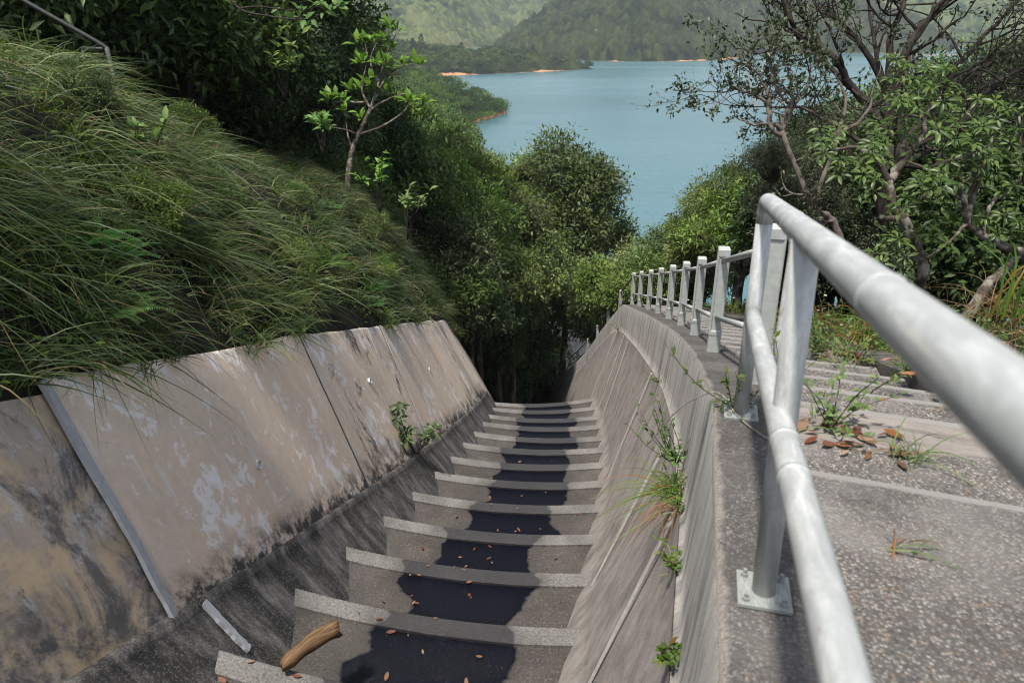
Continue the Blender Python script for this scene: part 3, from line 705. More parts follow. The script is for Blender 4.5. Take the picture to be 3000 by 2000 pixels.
fence = tag(empty("post_fence", (1.9, 6.42, -2.87)), "grey cast post fence with two thin pipe rails along the curved parapet top", "fence"); fo = rel(fence)
PB = [(1.54, 4.25), (1.88, 6.42), (2.27, 8.61), (2.58, 10.63), (2.83, 12.61), (3.1, 14.88), (3.32, 17.09), (3.5, 19.34), (3.62, 21.21)]
PB = [np.array((x, y, float(KE(y)[2]) - .004)) for x, y in PB]
cpm = cast_post_mesh()
for P in PB:
    o = link("post", cpm, fence, P - fo); d = kerb_dir(P[1]); o.rotation_euler = (0, 0, math.atan2(d[1], d[0]) - math.pi / 2)
for a, b in zip(PB, PB[1:]):
    for h in (.875, .335):
        u = np.array((0, 0, h)); MB().tube(np.array([a + u, a * .5 + b * .5 + u, b + u]) - fo, .024, 10).build("rail", M['galv'], fence)
P = PB[0]; s = side(P[1]); d = kerb_dir(P[1]); off = s * .10 - d * .03
cp = [P + off + np.array((0, 0, h)) for h in (.0, .3, .6, .84)] + [P + off - s * .008 + np.array((0, 0, .91)), P + off - s * .03 + np.array((0, 0, .955)), P + off - s * .07 + np.array((0, 0, .972))]
tag(MB().tube(np.array(cp) - fo, .030, 12).build("end_bracket", M['rusty'], fence), "rust spotted bent end rail")

f2 = tag(empty("descending_fence", (3.9, 24.7, -9.7)), "small thin fence dropping steeply down the far parapet into dark trees", "fence"); f2o = rel(f2)
P2 = [np.array((x, y, float(KE(y)[2]) - .004)) for x, y in ((3.80, 24.7), (3.88, 28.2), (3.88, 31.4), (3.84, 34.8), (3.65, 38.0), (3.36, 41.5), (2.97, 44.9), (2.6, 47.5))]
for P in P2: link("post", cpm, f2, P - f2o)
for a, b in zip([PB[-1]] + P2, P2):
    for h in (.93, .40):
        u = np.array((0, 0, h)); MB().tube(np.array([a + u, b + u]) - f2o, .026, 8).build("rail", M['dark_iron'], f2)

hr = tag(empty("old_handrail", at(315, 140, 10.0)), "old dark pipe handrail half hidden behind tall grass on the slope", "railing"); ho = rel(hr)
T0, T1, T2, Bt = at(-60, -70, 9.4), at(312, 140, 10), at(242, 142, 10.6), at(345, 270, 10)
MB().tube(smooth_path([T0, T0 * .5 + T1 * .5, T1 - (T1 - T0) * .04, T1 + np.array((.01, 0, -.06))], 5) - ho, .03, 10).build("rail", M['old_rail'], hr)
MB().tube(np.array([T2, T1 + np.array((0, 0, -.02))]) - ho, .024, 8).build("rail", M['old_rail'], hr)
MB().tube(np.array([T1 + np.array((0, 0, .0)), Bt, Bt + np.array((0, 0, -.6))]) - ho, .03, 10).build("post", M['old_rail'], hr)
MB().tube(np.array([T2, T2 + np.array((0, 0, -1.1))]) - ho, .024, 8).build("post", M['old_rail'], hr)

# ------------------------------------------------------------------ leaves, grass, trees
def norm(v): return v / (np.linalg.norm(v, axis=-1, keepdims=True) + 1e-9)
LV = np.array([(0, 0, 0), (.5, .42, .10), (.16, .92, .02), (0, 1, -.10), (-.16, .92, .02), (-.5, .42, .10), (0, .45, 0)])     # unit leaf: width 1, length 1
LQ = np.array([(0, 1, 2, 6), (6, 2, 3, 3), (0, 6, 4, 5), (6, 3, 3, 4)])
LV5 = np.array([(0, 0, 0), (.5, .45, .08), (0, 1, -.10), (-.5, .45, .08), (0, .47, 0)]); LQ5 = np.array([(0, 1, 2, 4), (0, 4, 2, 3)])
LV7 = np.array([(0, 0, 0), (.40, .28, .07), (.46, .58, .06), (0, 1, -.14), (-.46, .58, .06), (-.40, .28, .07), (0, .3, .0), (0, .6, -.01)])
LQ7 = np.array([(0, 1, 6, 0), (1, 2, 7, 6), (2, 3, 7, 2), (0, 6, 5, 0), (6, 7, 4, 5), (7, 3, 4, 7)])
class Leaves:
    def __init__(s): s.p, s.d, s.u, s.l, s.w, s.r = [], [], [], [], [], []
    def add(s, p, d, u, l, w, r):
        p = np.atleast_2d(p); n = len(p)
        s.p.append(p); s.d.append(np.broadcast_to(d, (n, 3))); s.u.append(np.broadcast_to(u, (n, 3)))
        s.l.append(np.broadcast_to(l, (n,))); s.w.append(np.broadcast_to(w, (n,))); s.r.append(np.broadcast_to(r, (n,)))
    def arrays(s, fine=False):
        p, d, u, l, w, r = (np.concatenate(a) for a in (s.p, s.d, s.u, s.l, s.w, s.r))
        y = norm(d); x = norm(np.cross(y, u)); z = np.cross(x, y)
        tv = LV7 if fine else LV5
        V = p[:, None] + tv[None, :, 0:1] * (w * l)[:, None, None] * x[:, None] + tv[None, :, 1:2] * l[:, None, None] * y[:, None] + tv[None, :, 2:3] * l[:, None, None] * z[:, None]
        k = len(tv); base = np.arange(len(p))[:, None, None] * k
        if fine:
            Q = np.array([(1, 2, 7, 6), (6, 7, 4, 5)]); T = np.array([(0, 1, 6), (2, 3, 7), (0, 6, 5), (7, 3, 4)])
            return V.reshape(-1, 3), (base + Q).reshape(-1, 4), (base + T).reshape(-1, 3), np.repeat(r, k)
        return V.reshape(-1, 3), (base + LQ5).reshape(-1, 4), np.zeros((0, 3), int), np.repeat(r, k)
    def mesh(s, name, mat, fine=False):
        V, Q, T, r = s.arrays(fine); return mesh_np(name, V, Q, T, mat, None, r)

def rand_dir(n, zlo=-1): 
    z = rng.uniform(zlo, 1, n); a = rng.uniform(0, 2 * math.pi, n); q = np.sqrt(1 - z * z); return np.stack([q * np.cos(a), q * np.sin(a), z], -1)

def crown_data(seed, leaf, nleaf, lobes=16, shape=(1, 1, .8), lobe_r=(.28, .46), w=.42, hang=.15, ell=.62):
    """lumpy crown of unit radius: leaves crowd the outside of many lobes, limbs reach into every lobe"""
    global rng; keep = rng; rng = np.random.default_rng(seed)
    c = rand_dir(lobes, -.55) * (rng.uniform(.25, 1, lobes) ** .5)[:, None] * ell * np.array(shape); r = rng.uniform(*lobe_r, lobes)
    L = Leaves(); per = rng.multinomial(nleaf, (r ** 2) / (r ** 2).sum())
    for i in range(lobes):
        n = per[i]; nb = max(3, n // 9)                              # twigs with ~9 leaves each
        tn = rand_dir(nb, -.45); tp = c[i] + tn * (r[i] * rng.uniform(.55, 1.12, nb))[:, None] * np.array((1, 1, .85))
        k = rng.integers(0, nb, n); n_ = tn[k]; p = tp[k] + rng.normal(0, leaf * .75, (n, 3))
        d = norm(n_ * .8 + rng.normal(0, .65, (n, 3)) + np.array((0, 0, -hang))); u = norm(n_ * .5 + np.array((0, 0, .8)) + rng.normal(0, .35, (n, 3)))
        tone = rng.uniform(-.24, .24) + rng.normal(0, .15, nb)
        L.add(p, d, u, leaf * rng.uniform(.6, 1.25, n), w, np.clip(.5 + tone[k] + rng.normal(0, .14, n), .08, 1))
    B = MB()
    for i in range(lobes):
        q = c[i] * .45 + np.array((0, 0, -.28)) + rng.normal(0, .06, 3)
        B.tube(smooth_path([(0, 0, -.6), q, c[i] + (0, 0, .05)], 4), np.linspace(.034, .009, 9), 5)
        for k in range(5):
            e = c[i] + rand_dir(1, -.2)[0] * r[i]; B.tube(smooth_path([c[i] * .85 + q * .15, c[i] * .5 + e * .5 + rng.normal(0, .04, 3), e], 3), np.linspace(.010, .003, 7), 4)
    T = smooth_path([(0, 0, -1), (.02, .01, -.7), (-.015, .02, -.35), (0, 0, 0)], 4); Tm = MB().tube(T, np.linspace(.062, .036, 13), 8)
    rng = keep
    return L, B, Tm
PROTO = {}
def proto(key, mat, barkm, **kw):
    L, B, Tm = crown_data(**kw)
    lm = mesh_np(key + "_limbs", np.concatenate(B.V), np.concatenate(B.Q), np.concatenate(B.T) if B.T else None, barkm)
    tm = mesh_np(key + "_trunk", np.concatenate(Tm.V), np.concatenate(Tm.Q), np.concatenate(Tm.T), barkm)
    PROTO[key] = (L.mesh(key + "_crown", mat), lm, tm)
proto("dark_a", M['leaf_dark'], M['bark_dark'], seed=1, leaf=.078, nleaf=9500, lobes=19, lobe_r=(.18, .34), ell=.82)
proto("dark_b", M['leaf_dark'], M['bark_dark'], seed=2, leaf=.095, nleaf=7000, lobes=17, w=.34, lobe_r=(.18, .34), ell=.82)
proto("mid_a", M['leaf_mid'], M['bark_grey'], seed=3, leaf=.070, nleaf=10500, lobes=20, lobe_r=(.17, .32), ell=.84)
proto("mid_b", M['leaf_mid'], M['bark_grey'], seed=4, leaf=.095, nleaf=7000, lobes=18, w=.30, lobe_r=(.18, .33), ell=.83)
proto("light_a", M['leaf_light'], M['bark_grey'], seed=5, leaf=.080, nleaf=9000, lobes=19, lobe_r=(.17, .32), ell=.84)
proto("light_b", M['leaf_light'], M['bark_grey'], seed=6, leaf=.105, nleaf=6000, lobes=13, w=.26, hang=.35, lobe_r=(.18, .34), ell=.83)
proto("olive", M['leaf_olive'], M['bark_grey'], seed=7, leaf=.074, nleaf=30000, lobes=40, shape=(.95, .95, 1.75), lobe_r=(.26, .42), ell=.72)
proto("small_dark", M['leaf_small'], M['bark_dark'], seed=8, leaf=.042, nleaf=15000, lobes=24)
LEAF_WORD = {"dark_a": "dark leaved", "dark_b": "dark leaved", "mid_a": "mid green", "mid_b": "mid green", "light_a": "pale green", "light_b": "pale green", "olive": "olive brown", "small_dark": "small leaved dark"}

def tree(key, c, r, label, cat="tree", group=None, name="broadleaf_tree", zs=1.0, base=None):
    c = np.asarray(c, float); gz = ground_z(c[0], c[1]) if base is None else base
    gz = min(gz, c[2] - .5 * r); e = tag(empty(name, (c[0], c[1], gz)), label, cat, group)
    cm, lm, tm = PROTO[key]; rot = random.uniform(0, 6.28); h = c[2] - gz
    for nm, me, sc in (("crown", cm, (r, r, r * zs)), ("limbs", lm, (r, r, r * zs)), ("trunk", tm, (r, r, h))):
        o = link(nm, me, e, (0, 0, h)); o.scale = sc; o.rotation_euler = (0, 0, rot)
    return e
def grove(items, label, group, k=1.15, zs=1.0):
    for key, px, py, d, r in items: tree(key, at(px, py, d), r * k, label % LEAF_WORD[key] if '%' in label else label, group=group, zs=zs)

# big trees on the left slope; the high unseen ones added for shade
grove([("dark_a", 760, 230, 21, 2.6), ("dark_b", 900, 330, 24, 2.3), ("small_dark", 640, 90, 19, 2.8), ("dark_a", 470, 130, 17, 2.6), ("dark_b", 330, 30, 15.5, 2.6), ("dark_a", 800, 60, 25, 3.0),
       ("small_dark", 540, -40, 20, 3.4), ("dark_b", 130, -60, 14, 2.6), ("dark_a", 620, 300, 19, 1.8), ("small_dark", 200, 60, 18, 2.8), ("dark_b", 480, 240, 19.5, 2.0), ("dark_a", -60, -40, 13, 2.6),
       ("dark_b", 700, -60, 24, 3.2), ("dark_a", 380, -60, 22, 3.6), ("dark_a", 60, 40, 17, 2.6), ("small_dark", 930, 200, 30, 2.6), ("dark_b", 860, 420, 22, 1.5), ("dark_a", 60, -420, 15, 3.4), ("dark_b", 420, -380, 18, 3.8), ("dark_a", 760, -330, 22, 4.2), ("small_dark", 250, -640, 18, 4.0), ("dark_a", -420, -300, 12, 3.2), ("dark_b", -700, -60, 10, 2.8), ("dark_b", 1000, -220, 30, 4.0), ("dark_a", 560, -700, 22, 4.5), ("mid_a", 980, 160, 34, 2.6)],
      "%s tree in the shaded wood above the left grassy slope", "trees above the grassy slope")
# trees on the falling ground beyond the wall end, left of the chute
grove([("dark_b", 1090, 430, 30, 2.4), ("mid_a", 1000, 370, 30, 2.2), ("mid_a", 1180, 560, 30, 2.6), ("mid_b", 1120, 460, 40, 3.0), ("mid_a", 1220, 500, 40, 3.0), ("mid_b", 1270, 640, 31, 2.6), ("dark_a", 1290, 780, 29, 2.3),
       ("light_b", 1310, 540, 40, 3.0), ("mid_b", 1390, 620, 38, 2.8), ("light_a", 1330, 540, 52, 2.8), ("mid_a", 1430, 600, 52, 2.8), ("mid_a", 1370, 720, 34, 2.5), ("light_a", 1460, 690, 38, 2.6), ("mid_a", 1500, 790, 38, 2.5),
       ("mid_b", 1400, 850, 32, 2.4), ("dark_b", 1330, 930, 29, 2.0), ("mid_a", 1560, 720, 44, 2.8), ("dark_a", 1480, 900, 38, 2.4), ("light_b", 1590, 800, 46, 2.4), ("light_b", 1390, 560, 58, 2.4), ("mid_b", 1270, 500, 60, 3.4),
       ("light_a", 1330, 520, 64, 3.0), ("dark_b", 1190, 430, 60, 3.8), ("mid_a", 1110, 400, 58, 4.0), ("light_a", 1400, 530, 70, 3.0), ("mid_b", 1450, 560, 64, 2.8), ("dark_a", 1240, 850, 27, 1.9),
       ("dark_b", 1560, 930, 50, 3.0), ("dark_a", 1500, 1110, 52, 3.4), ("dark_b", 1440, 1090, 46, 3.0), ("dark_a", 1560, 1150, 60, 4.0), ("dark_b", 1480, 1060, 64, 4.2), ("light_b", 1640, 840, 62, 3.2),  ("dark_a", 1480, 1010, 46, 3.0), ("dark_b", 1400, 1010, 40, 2.6), ("dark_a", 1560, 1060, 56, 3.0), ("mid_b", 1530, 600, 60, 3.6)],
      "%s tree in the dense wood falling away beyond the left wall end", "trees falling away below the chute", 1.12, 1.1)
# trees right of the chute, behind the post fence
grove([("light_b", 1760, 900, 44, 2.0), ("mid_a", 1765, 860, 40, 2.3), ("light_a", 1845, 830, 34, 2.0), ("light_b", 1925, 800, 32, 1.9), ("mid_a", 2010, 785, 26, 1.7), ("light_a", 1900, 880, 30, 1.7), ("mid_b", 1850, 930, 36, 1.7), ("mid_a", 2180, 640, 19, 1.1), ("dark_a", 2240, 640, 18, 1.2),
       ("mid_a", 1740, 940, 48, 2.2), ("light_b", 2120, 640, 20, 1.25), ("light_a", 2070, 740, 22, 1.5), ("mid_b", 2190, 700, 17, 1.3), ("mid_a", 1980, 830, 26, 1.5), ("light_a", 2150, 560, 21, .8), ("light_b", 2090, 620, 24, 1.1)],
      "%s bushy tree behind the cast post fence, right of the spillway", "bushes behind the post fence")
# dark understorey on the right
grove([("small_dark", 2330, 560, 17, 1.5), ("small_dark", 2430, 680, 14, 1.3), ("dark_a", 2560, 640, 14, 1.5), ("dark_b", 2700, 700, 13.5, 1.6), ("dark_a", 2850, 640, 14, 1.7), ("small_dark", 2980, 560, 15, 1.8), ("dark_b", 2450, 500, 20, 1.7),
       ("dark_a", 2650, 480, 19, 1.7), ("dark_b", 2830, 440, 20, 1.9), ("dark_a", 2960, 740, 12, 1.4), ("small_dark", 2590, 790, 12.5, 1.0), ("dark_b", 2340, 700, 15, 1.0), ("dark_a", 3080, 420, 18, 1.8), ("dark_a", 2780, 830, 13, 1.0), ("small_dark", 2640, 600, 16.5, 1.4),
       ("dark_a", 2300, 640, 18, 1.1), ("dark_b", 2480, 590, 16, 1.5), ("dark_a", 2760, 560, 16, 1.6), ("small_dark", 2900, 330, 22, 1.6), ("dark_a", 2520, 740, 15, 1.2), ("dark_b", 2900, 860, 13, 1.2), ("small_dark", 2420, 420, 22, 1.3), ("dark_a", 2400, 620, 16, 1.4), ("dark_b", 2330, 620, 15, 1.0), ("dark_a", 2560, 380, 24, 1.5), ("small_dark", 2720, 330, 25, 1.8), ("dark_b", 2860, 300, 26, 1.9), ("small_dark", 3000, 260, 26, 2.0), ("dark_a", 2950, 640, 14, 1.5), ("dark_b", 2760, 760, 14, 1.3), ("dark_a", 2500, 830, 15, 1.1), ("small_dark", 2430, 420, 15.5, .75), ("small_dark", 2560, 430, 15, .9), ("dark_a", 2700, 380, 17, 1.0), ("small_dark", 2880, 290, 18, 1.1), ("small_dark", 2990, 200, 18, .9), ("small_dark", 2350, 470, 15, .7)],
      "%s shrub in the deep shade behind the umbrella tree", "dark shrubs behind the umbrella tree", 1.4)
for x, y, z, r, k in ((8.4, 10.4, 3.6, 2.6, "small_dark"), (9.0, 7.6, 3.6, 2.4, "dark_a"), (10.4, 13.0, 4.0, 2.8, "small_dark")):  # off-frame crowns, added overhead to shade the right understorey
    tree(k, (x, y, z), r, "tall dark canopy tree added above the view to shade the umbrella tree", group="canopy trees added to shade the right bank")
tree("olive", at(1665, 675, 46), 4.3, "tall olive brown tree with an uneven pointed crown standing against the lake", name="tall_tree", zs=1.0)
tree("olive", at(1560, 540, 50), 1.9, "thin pale brown half bare tree left of the tall olive tree", name="sparse_tree", zs=.8)

r2 = random.Random(3)
def scatter_shrubs(n, fx, fy, keys, rr, label, group):
    for k in range(n):
        y = fy(); x = fx(y); r = r2.uniform(*rr); key = r2.choice(keys)
        tree(key, (x, y, ground_z(x, y) + r * .55), r, label % LEAF_WORD[key], "shrub", group, "shrub", r2.uniform(.7, 1.0))
scatter_shrubs(46, lambda y: WT(y)[0] - r2.uniform(.6, 16) * (1 if y > 26 else .3), lambda: r2.uniform(24, 62), ["dark_a", "dark_b", "mid_a", "mid_b"], (1.3, 2.4), "%s shrub growing low under the trees left of the lower chute", "undergrowth left of the lower chute")
scatter_shrubs(34, lambda y: KE(min(y, 56))[0] + 2.2 + r2.uniform(1.2, 14), lambda: r2.uniform(25, 64), ["mid_a", "light_a", "light_b", "mid_b"], (1.1, 2.0), "%s shrub growing low on the bank right of the lower chute", "undergrowth right of the lower chute")
scatter_shrubs(26, lambda y: r2.uniform(-6, 6), lambda: r2.uniform(52, 92), ["dark_a", "mid_a", "mid_b"], (1.8, 3.2), "%s shrub in the gully between the chute foot and lake", "shrubs in the gully")

# ------------------------------------------------------------------ far-off woods on the shores (one mass each)
def woodland(name, label, pts, radii, nleaf, lsz):
    L = Leaves()
    for (x, y, z), R in zip(pts, radii):
        n = nleaf; nb = 7; c = rand_dir(nb, -.2) * R * .55 * np.array((1, 1, .7)); k = rng.integers(0, nb, n); nn = rand_dir(n, -.35)
        p = np.array((x, y, z + R * .55)) + c[k] + nn * (R * rng.uniform(.42, .62, n))[:, None] * np.array((1, 1, .85))
        tone = rng.uniform(.12, .88); t2 = rng.normal(0, .10, nb)
        L.add(p, norm(nn * .5 + rng.normal(0, .7, (n, 3))), norm(nn + np.array((0, 0, .7)) + rng.normal(0, .3, (n, 3))), lsz * rng.uniform(.6, 1.3, n), .75, np.clip(tone + t2[k] + rng.normal(0, .10, n), 0.02, 1))
    o = link(name, L.mesh(name, M['canopy'])); tag(o, kind="stuff"); tag(o, label)
pts, rad = [], []
while len(pts) < 1500:
    y = rng.uniform(62, 470); w = WT(y)[0]; dx = rng.uniform(0, 1) ** 1.6 * 130; x = w - dx
    if x < -.40 * y - 12: continue
    pts.append((x, y, float(g_left(x, y)))); rad.append(rng.uniform(2.6, 4.8) * (1.0 if y > 150 else .85))
woodland("shore_woodland", "dense green woodland covering the near headland and left shore", pts, rad, 230, .62)
pts, rad = [], []
X, Y = rng.uniform(-330, 80, 9000), rng.uniform(540, 860, 9000); D = sdf_poly(X, Y, HEAD); Z = H_head(X, Y)
for x, y, d, z in zip(X, Y, D, Z):
    if d > 2.0 and len(pts) < 1900 and x > -.42 * y: pts.append((x, y, WATER_Z + z)); rad.append(rng.uniform(2.6, 4.6))
woodland("headland_woodland", "wooded low headland reaching into the lake before the mountains", pts, rad, 110, 1.1)
def conifer(px, py, d, h, label, seed):
    P = at(px, py, d); base = P.copy(); base[2] -= h; q = np.random.default_rng(seed); e = tag(empty("conifer_tree", base), label, "tree", None)
    MB().tube(np.array([(0, 0, -4), (0, 0, h * .5), (0, 0, h)]), [.45, .3, .05], 6).build("trunk", M['bark_dark'], e)
    L = Leaves()
    for k in range(900):
        t = q.uniform(.12, 1) ; a = q.uniform(0, 6.28); rr = (1 - t) ** .7 * h * .24 * q.uniform(.35, 1) * (1 + .4 * math.sin(t * 40)); dv = np.array((math.cos(a), math.sin(a), q.uniform(-.2, .4)))
        L.add(np.array((dv[0] * rr, dv[1] * rr, t * h)), norm(dv), np.array((0, 0, 1.)), q.uniform(1.0, 2.0), .45, q.uniform(.05, .5))
    link("crown", L.mesh("conifer_crown", M['canopy']), e)
conifer(1142, 72, 640, 30, "tallest dark spreading conifer rising above the wooded headland", 1)
conifer(1233, 100, 660, 20, "slender dark conifer just right of the tallest conifer on the headland", 2)
conifer(1352, 125, 690, 19, "dark narrow conifer midway along the far headland ridge", 3)
conifer(1560, 132, 725, 20, "dark pointed conifer near the headland's tip, before the hill", 4)
conifer(1208, 112, 660, 15, "short grey conifer between two taller ones on the headland", 5)

dm = tag(empty("dam", (470, 815, WATER_Z)), "pale concrete dam wall with arches across the lake, seen through branches", "dam"); q = MB()
a, b = np.array((395, 840, 0.)), np.array((640, 790, 0.)); d = norm(b - a); nrm = np.array((-d[1], d[0], 0))
M3 = np.stack([d, nrm, (0, 0, 1.)], 1); LN = np.linalg.norm(b - a)
q.box((a + b) / 2 + (0, 0, 7.6) - (470, 815, 0), (LN, 6, 1.4), M3)
for k in range(26): q.box(a + d * (LN * (k + .5) / 26) + (0, 0, 3.2) - (470, 815, 0), (2.4, 5, 7.4), M3)
q.build("wall", M['path'], dm, smooth=False); q = MB()
for k in range(60): q.box(a + d * (LN * (k + .5) / 60) + nrm * -2.8 + (0, 0, 8.85) - (470, 815, 0), (3.4, .3, 1.1), M3)
q.build("parapet", M['path'], dm, smooth=False)
pa = [at(1500, 1010, 58), at(1600, 968, 62), at(1700, 940, 66), at(1790, 905, 70)]
pa = smooth_path(pa, 5); rows = [[p + np.array((0, -1.0, -5)), p + np.array((0, -1.0, 0)), p + np.array((0, 1.6, .0)), p + np.array((0, 1.6, -5))] for p in pa]
tag(MB().loft(rows).build("path", M['path'], smooth=False), kind="structure")
pf = tag(empty("picket_fence", pa[4]), "grey picket fence along the concrete path far below under the trees", "fence"); q = MB()
for k in range(90):
    t = k / 89 * (len(pa) - 1); i = min(int(t), len(pa) - 2); p = pa[i] * (1 - t + i) + pa[i + 1] * (t - i) + np.array((0, -.9, .5)) - rel(pf); q.box(p, (.03, .03, 1.0))
q.build("pickets", M['cast'], pf, smooth=False)
for h in (.1, .98): MB().tube(np.array([p + np.array((0, -.9, h)) for p in pa]) - rel(pf), .03, 6).build("rail", M['cast'], pf)

# ------------------------------------------------------------------ grass slope on the left
def blades(root, d0, L, w, bend, r, seg=5):
    """curved ribbons. root (n,3), d0 start direction, bend = drift vector"""
    n = len(root); t = np.linspace(0, 1, seg + 1)
    C = root[:, None] + L[:, None, None] * (t[None, :, None] * d0[:, None] + (t ** 2)[None, :, None] * bend[:, None])
    tg = norm(d0[:, None] + 2 * t[None, :, None] * bend[:, None]); sd_ = norm(np.cross(tg, norm(rng.normal(0, .5, (n, 3)) + np.array((0, -.5, .8)))[:, None]))
    ww = w[:, None] * np.clip(1.05 - t ** 1.8, .04, 1)[None] * .5
    V = np.stack([C - sd_ * ww[..., None], C + sd_ * ww[..., None]], 2).reshape(-1, 3); k = 2 * (seg + 1)
    q = np.array([(2 * i, 2 * i + 1, 2 * i + 3, 2 * i + 2) for i in range(seg)]); Q = (np.arange(n)[:, None, None] * k + q).reshape(-1, 4)
    return V, Q, np.repeat(r, k)
def tuft_arrays(cx, n, L, spread, w, lean, tone, up=.9, dry=0.05):
    root = cx + rng.normal(0, spread, (n, 3)) * np.array((1, 1, .2)); d = norm(rng.normal(0, .42, (n, 3)) + np.array((0, 0, up)) + np.asarray(lean))
    Ls = L * rng.uniform(.45, 1.15, n); bend = np.array((0, 0, -.72)) + np.asarray(lean) * .7 + rng.normal(0, .15, (n, 3)); r = np.clip(tone + rng.normal(0, .15, n), .08, 1); r = np.where(rng.uniform(0, 1, n) < dry, .02, r)
    return blades(root, d, Ls, w * rng.uniform(.7, 1.3, n), bend, r)
Gm = MB(); nt_ = 0
while nt_ < 3500:
    y = rng.uniform(1.2, 23.5) if rng.uniform() > .28 else rng.uniform(1.2, 9); dx = rng.uniform(0, 1) ** .8 * 7.5; w = WT(y); x = w[0] - dx + .05
    den = fbm(x * .75, y * .75, 3, 5)
    if den < .47 and rng.uniform() < .86: continue
    z = float(g_left(np.array(x), np.array(y))) + max(0, den - .45) * 1.0 * min(1, dx / .8); big = fbm(x * .25 + 9, y * .25, 3, 8)
    L = (.40 + .62 * big) * (1.2 if y < 6 else 1.0) * (.62 if dx < .4 else 1) * rng.uniform(.75, 1.25)
    tone = .12 + .75 * fbm(x * .5, y * .5, 3, 15) + rng.uniform(-.14, .14); ln = rng.uniform(-.05, .5)
    V, Q, r = tuft_arrays(np.array((x, y, z)), int(rng.integers(22, 38)), L, .08, .011 if y < 9 else .015, (ln, rng.uniform(-.35, .40), 0), tone, up=rng.uniform(.6, 1.0), dry=.04 + .16 * (fbm(x * .7, y * .7, 2, 44) > .56))
    Gm.add(V, Q, None, None, r); nt_ += 1
for _k in range(5200):
    y = rng.uniform(1.2, 23.5); dx = rng.uniform(.02, 1) ** .8 * 7; x = WT(y)[0] - dx; z = float(g_left(np.array(x), np.array(y)))
    V, Q, r = tuft_arrays(np.array((x, y, z)), 13, rng.uniform(.2, .42), .12, .012, (rng.uniform(-.2, .5), rng.uniform(-.4, .4), 0), rng.uniform(.05, .6), up=rng.uniform(.3, 1.1), dry=.22); Gm.add(V, Q, None, None, r)
tag(Gm.build("tall_grass", M['grass']), "long arching green grass with straw blades covering the steep left slope", kind="stuff")
# low leafy ground cover between the tufts
L = Leaves(); n = 26000; y = rng.uniform(1.5, 24, n); dx = rng.uniform(0, 1, n) ** .9 * 8; W_ = WT(y); x = W_[:, 0] - dx; z = g_left(x, y)
den = fbm(x * .9, y * .9, 3, 61); k = den > .47; m_ = int(k.sum()); p = np.stack([x, y, z], -1)[k] + np.stack([rng.uniform(0, .25, m_), rng.normal(0, .05, m_), rng.uniform(0, .32, m_)], -1)
L.add(p, norm(rng.normal(0, .6, (m_, 3)) + np.array((.5, .1, .1))), norm(rng.normal(0, .4, (m_, 3)) + np.array((.5, 0, .8))), rng.uniform(.04, .10, m_), .45, np.clip(.3 + rng.normal(0, .2, m_), .08, 1))
tag(link("ground_cover", L.mesh("ground_cover", M['leaf_mid'])), "low leafy ground cover between the grass tufts", kind="stuff")

# dirt bank right of the stairs: litter, low leaves and scattered grass
L = Leaves(); n = 22000; y = rng.uniform(0, 26, n); dx = rng.uniform(0, 1, n) ** 1.2 * 9; x = KE(y)[:, 0] + 2.08 + dx; z = g_right(x, y); den = fbm(x * .8, y * .8, 3, 71)
k = den > .50; m_ = int(k.sum()); p = np.stack([x, y, z], -1)[k] + np.stack([rng.normal(0, .05, m_), rng.normal(0, .05, m_), rng.uniform(.01, .28, m_) * np.clip(den[k] * 6 - 3, .1, 1)], -1)
L.add(p, norm(rng.normal(0, .6, (m_, 3)) + np.array((0, 0, .1))), norm(rng.normal(0, .4, (m_, 3)) + np.array((0, 0, .9))), rng.uniform(.035, .09, m_), .45, np.clip(.35 + rng.normal(0, .2, m_), .03, 1))
tag(link("low_plants", L.mesh("low_plants", M['leaf_weed'])), "low leafy plants covering the dirt bank right of the stairs", kind="stuff")
L = Leaves(); n = 9000; y = rng.uniform(0, 24, n); dx = rng.uniform(0, 1, n) ** 1.3 * 8; x = KE(y)[:, 0] + 2.05 + dx; z = g_right(x, y) + .02
L.add(np.stack([x, y, z], -1), norm(rng.normal(0, 1, (n, 3)) * np.array((1, 1, .15))), norm(rng.normal(0, .35, (n, 3)) + np.array((0, 0, 1.))), rng.uniform(.04, .11, n), .42, rng.uniform(0, 1, n))
tag(link("leaf_litter", L.mesh("leaf_litter", M['fallen'])), "dry leaf litter lying on the dirt under the right trees", kind="stuff")
Gr = MB()
for _k in range(420):
    y = rng.uniform(3.5, 24); x = float(KE(y)[0]) + 2.1 + rng.uniform(0, 1) ** 1.4 * 6; z = float(g_right(np.array(x), np.array(y)))
    if fbm(np.array(x * .6), np.array(y * .6), 3, 91) < .46: continue
    V, Q, r = tuft_arrays(np.array((x, y, z)), int(rng.integers(12, 30)), rng.uniform(.3, .75), .07, .010, (rng.uniform(-.3, .3), rng.uniform(-.3, .2), 0), rng.uniform(.3, .75), up=1.0, dry=.2); Gr.add(V, Q, None, None, r)
tag(Gr.build("bank_grass", M['grass']), "scattered grass growing on the dirt bank right of the stairs", kind="stuff")

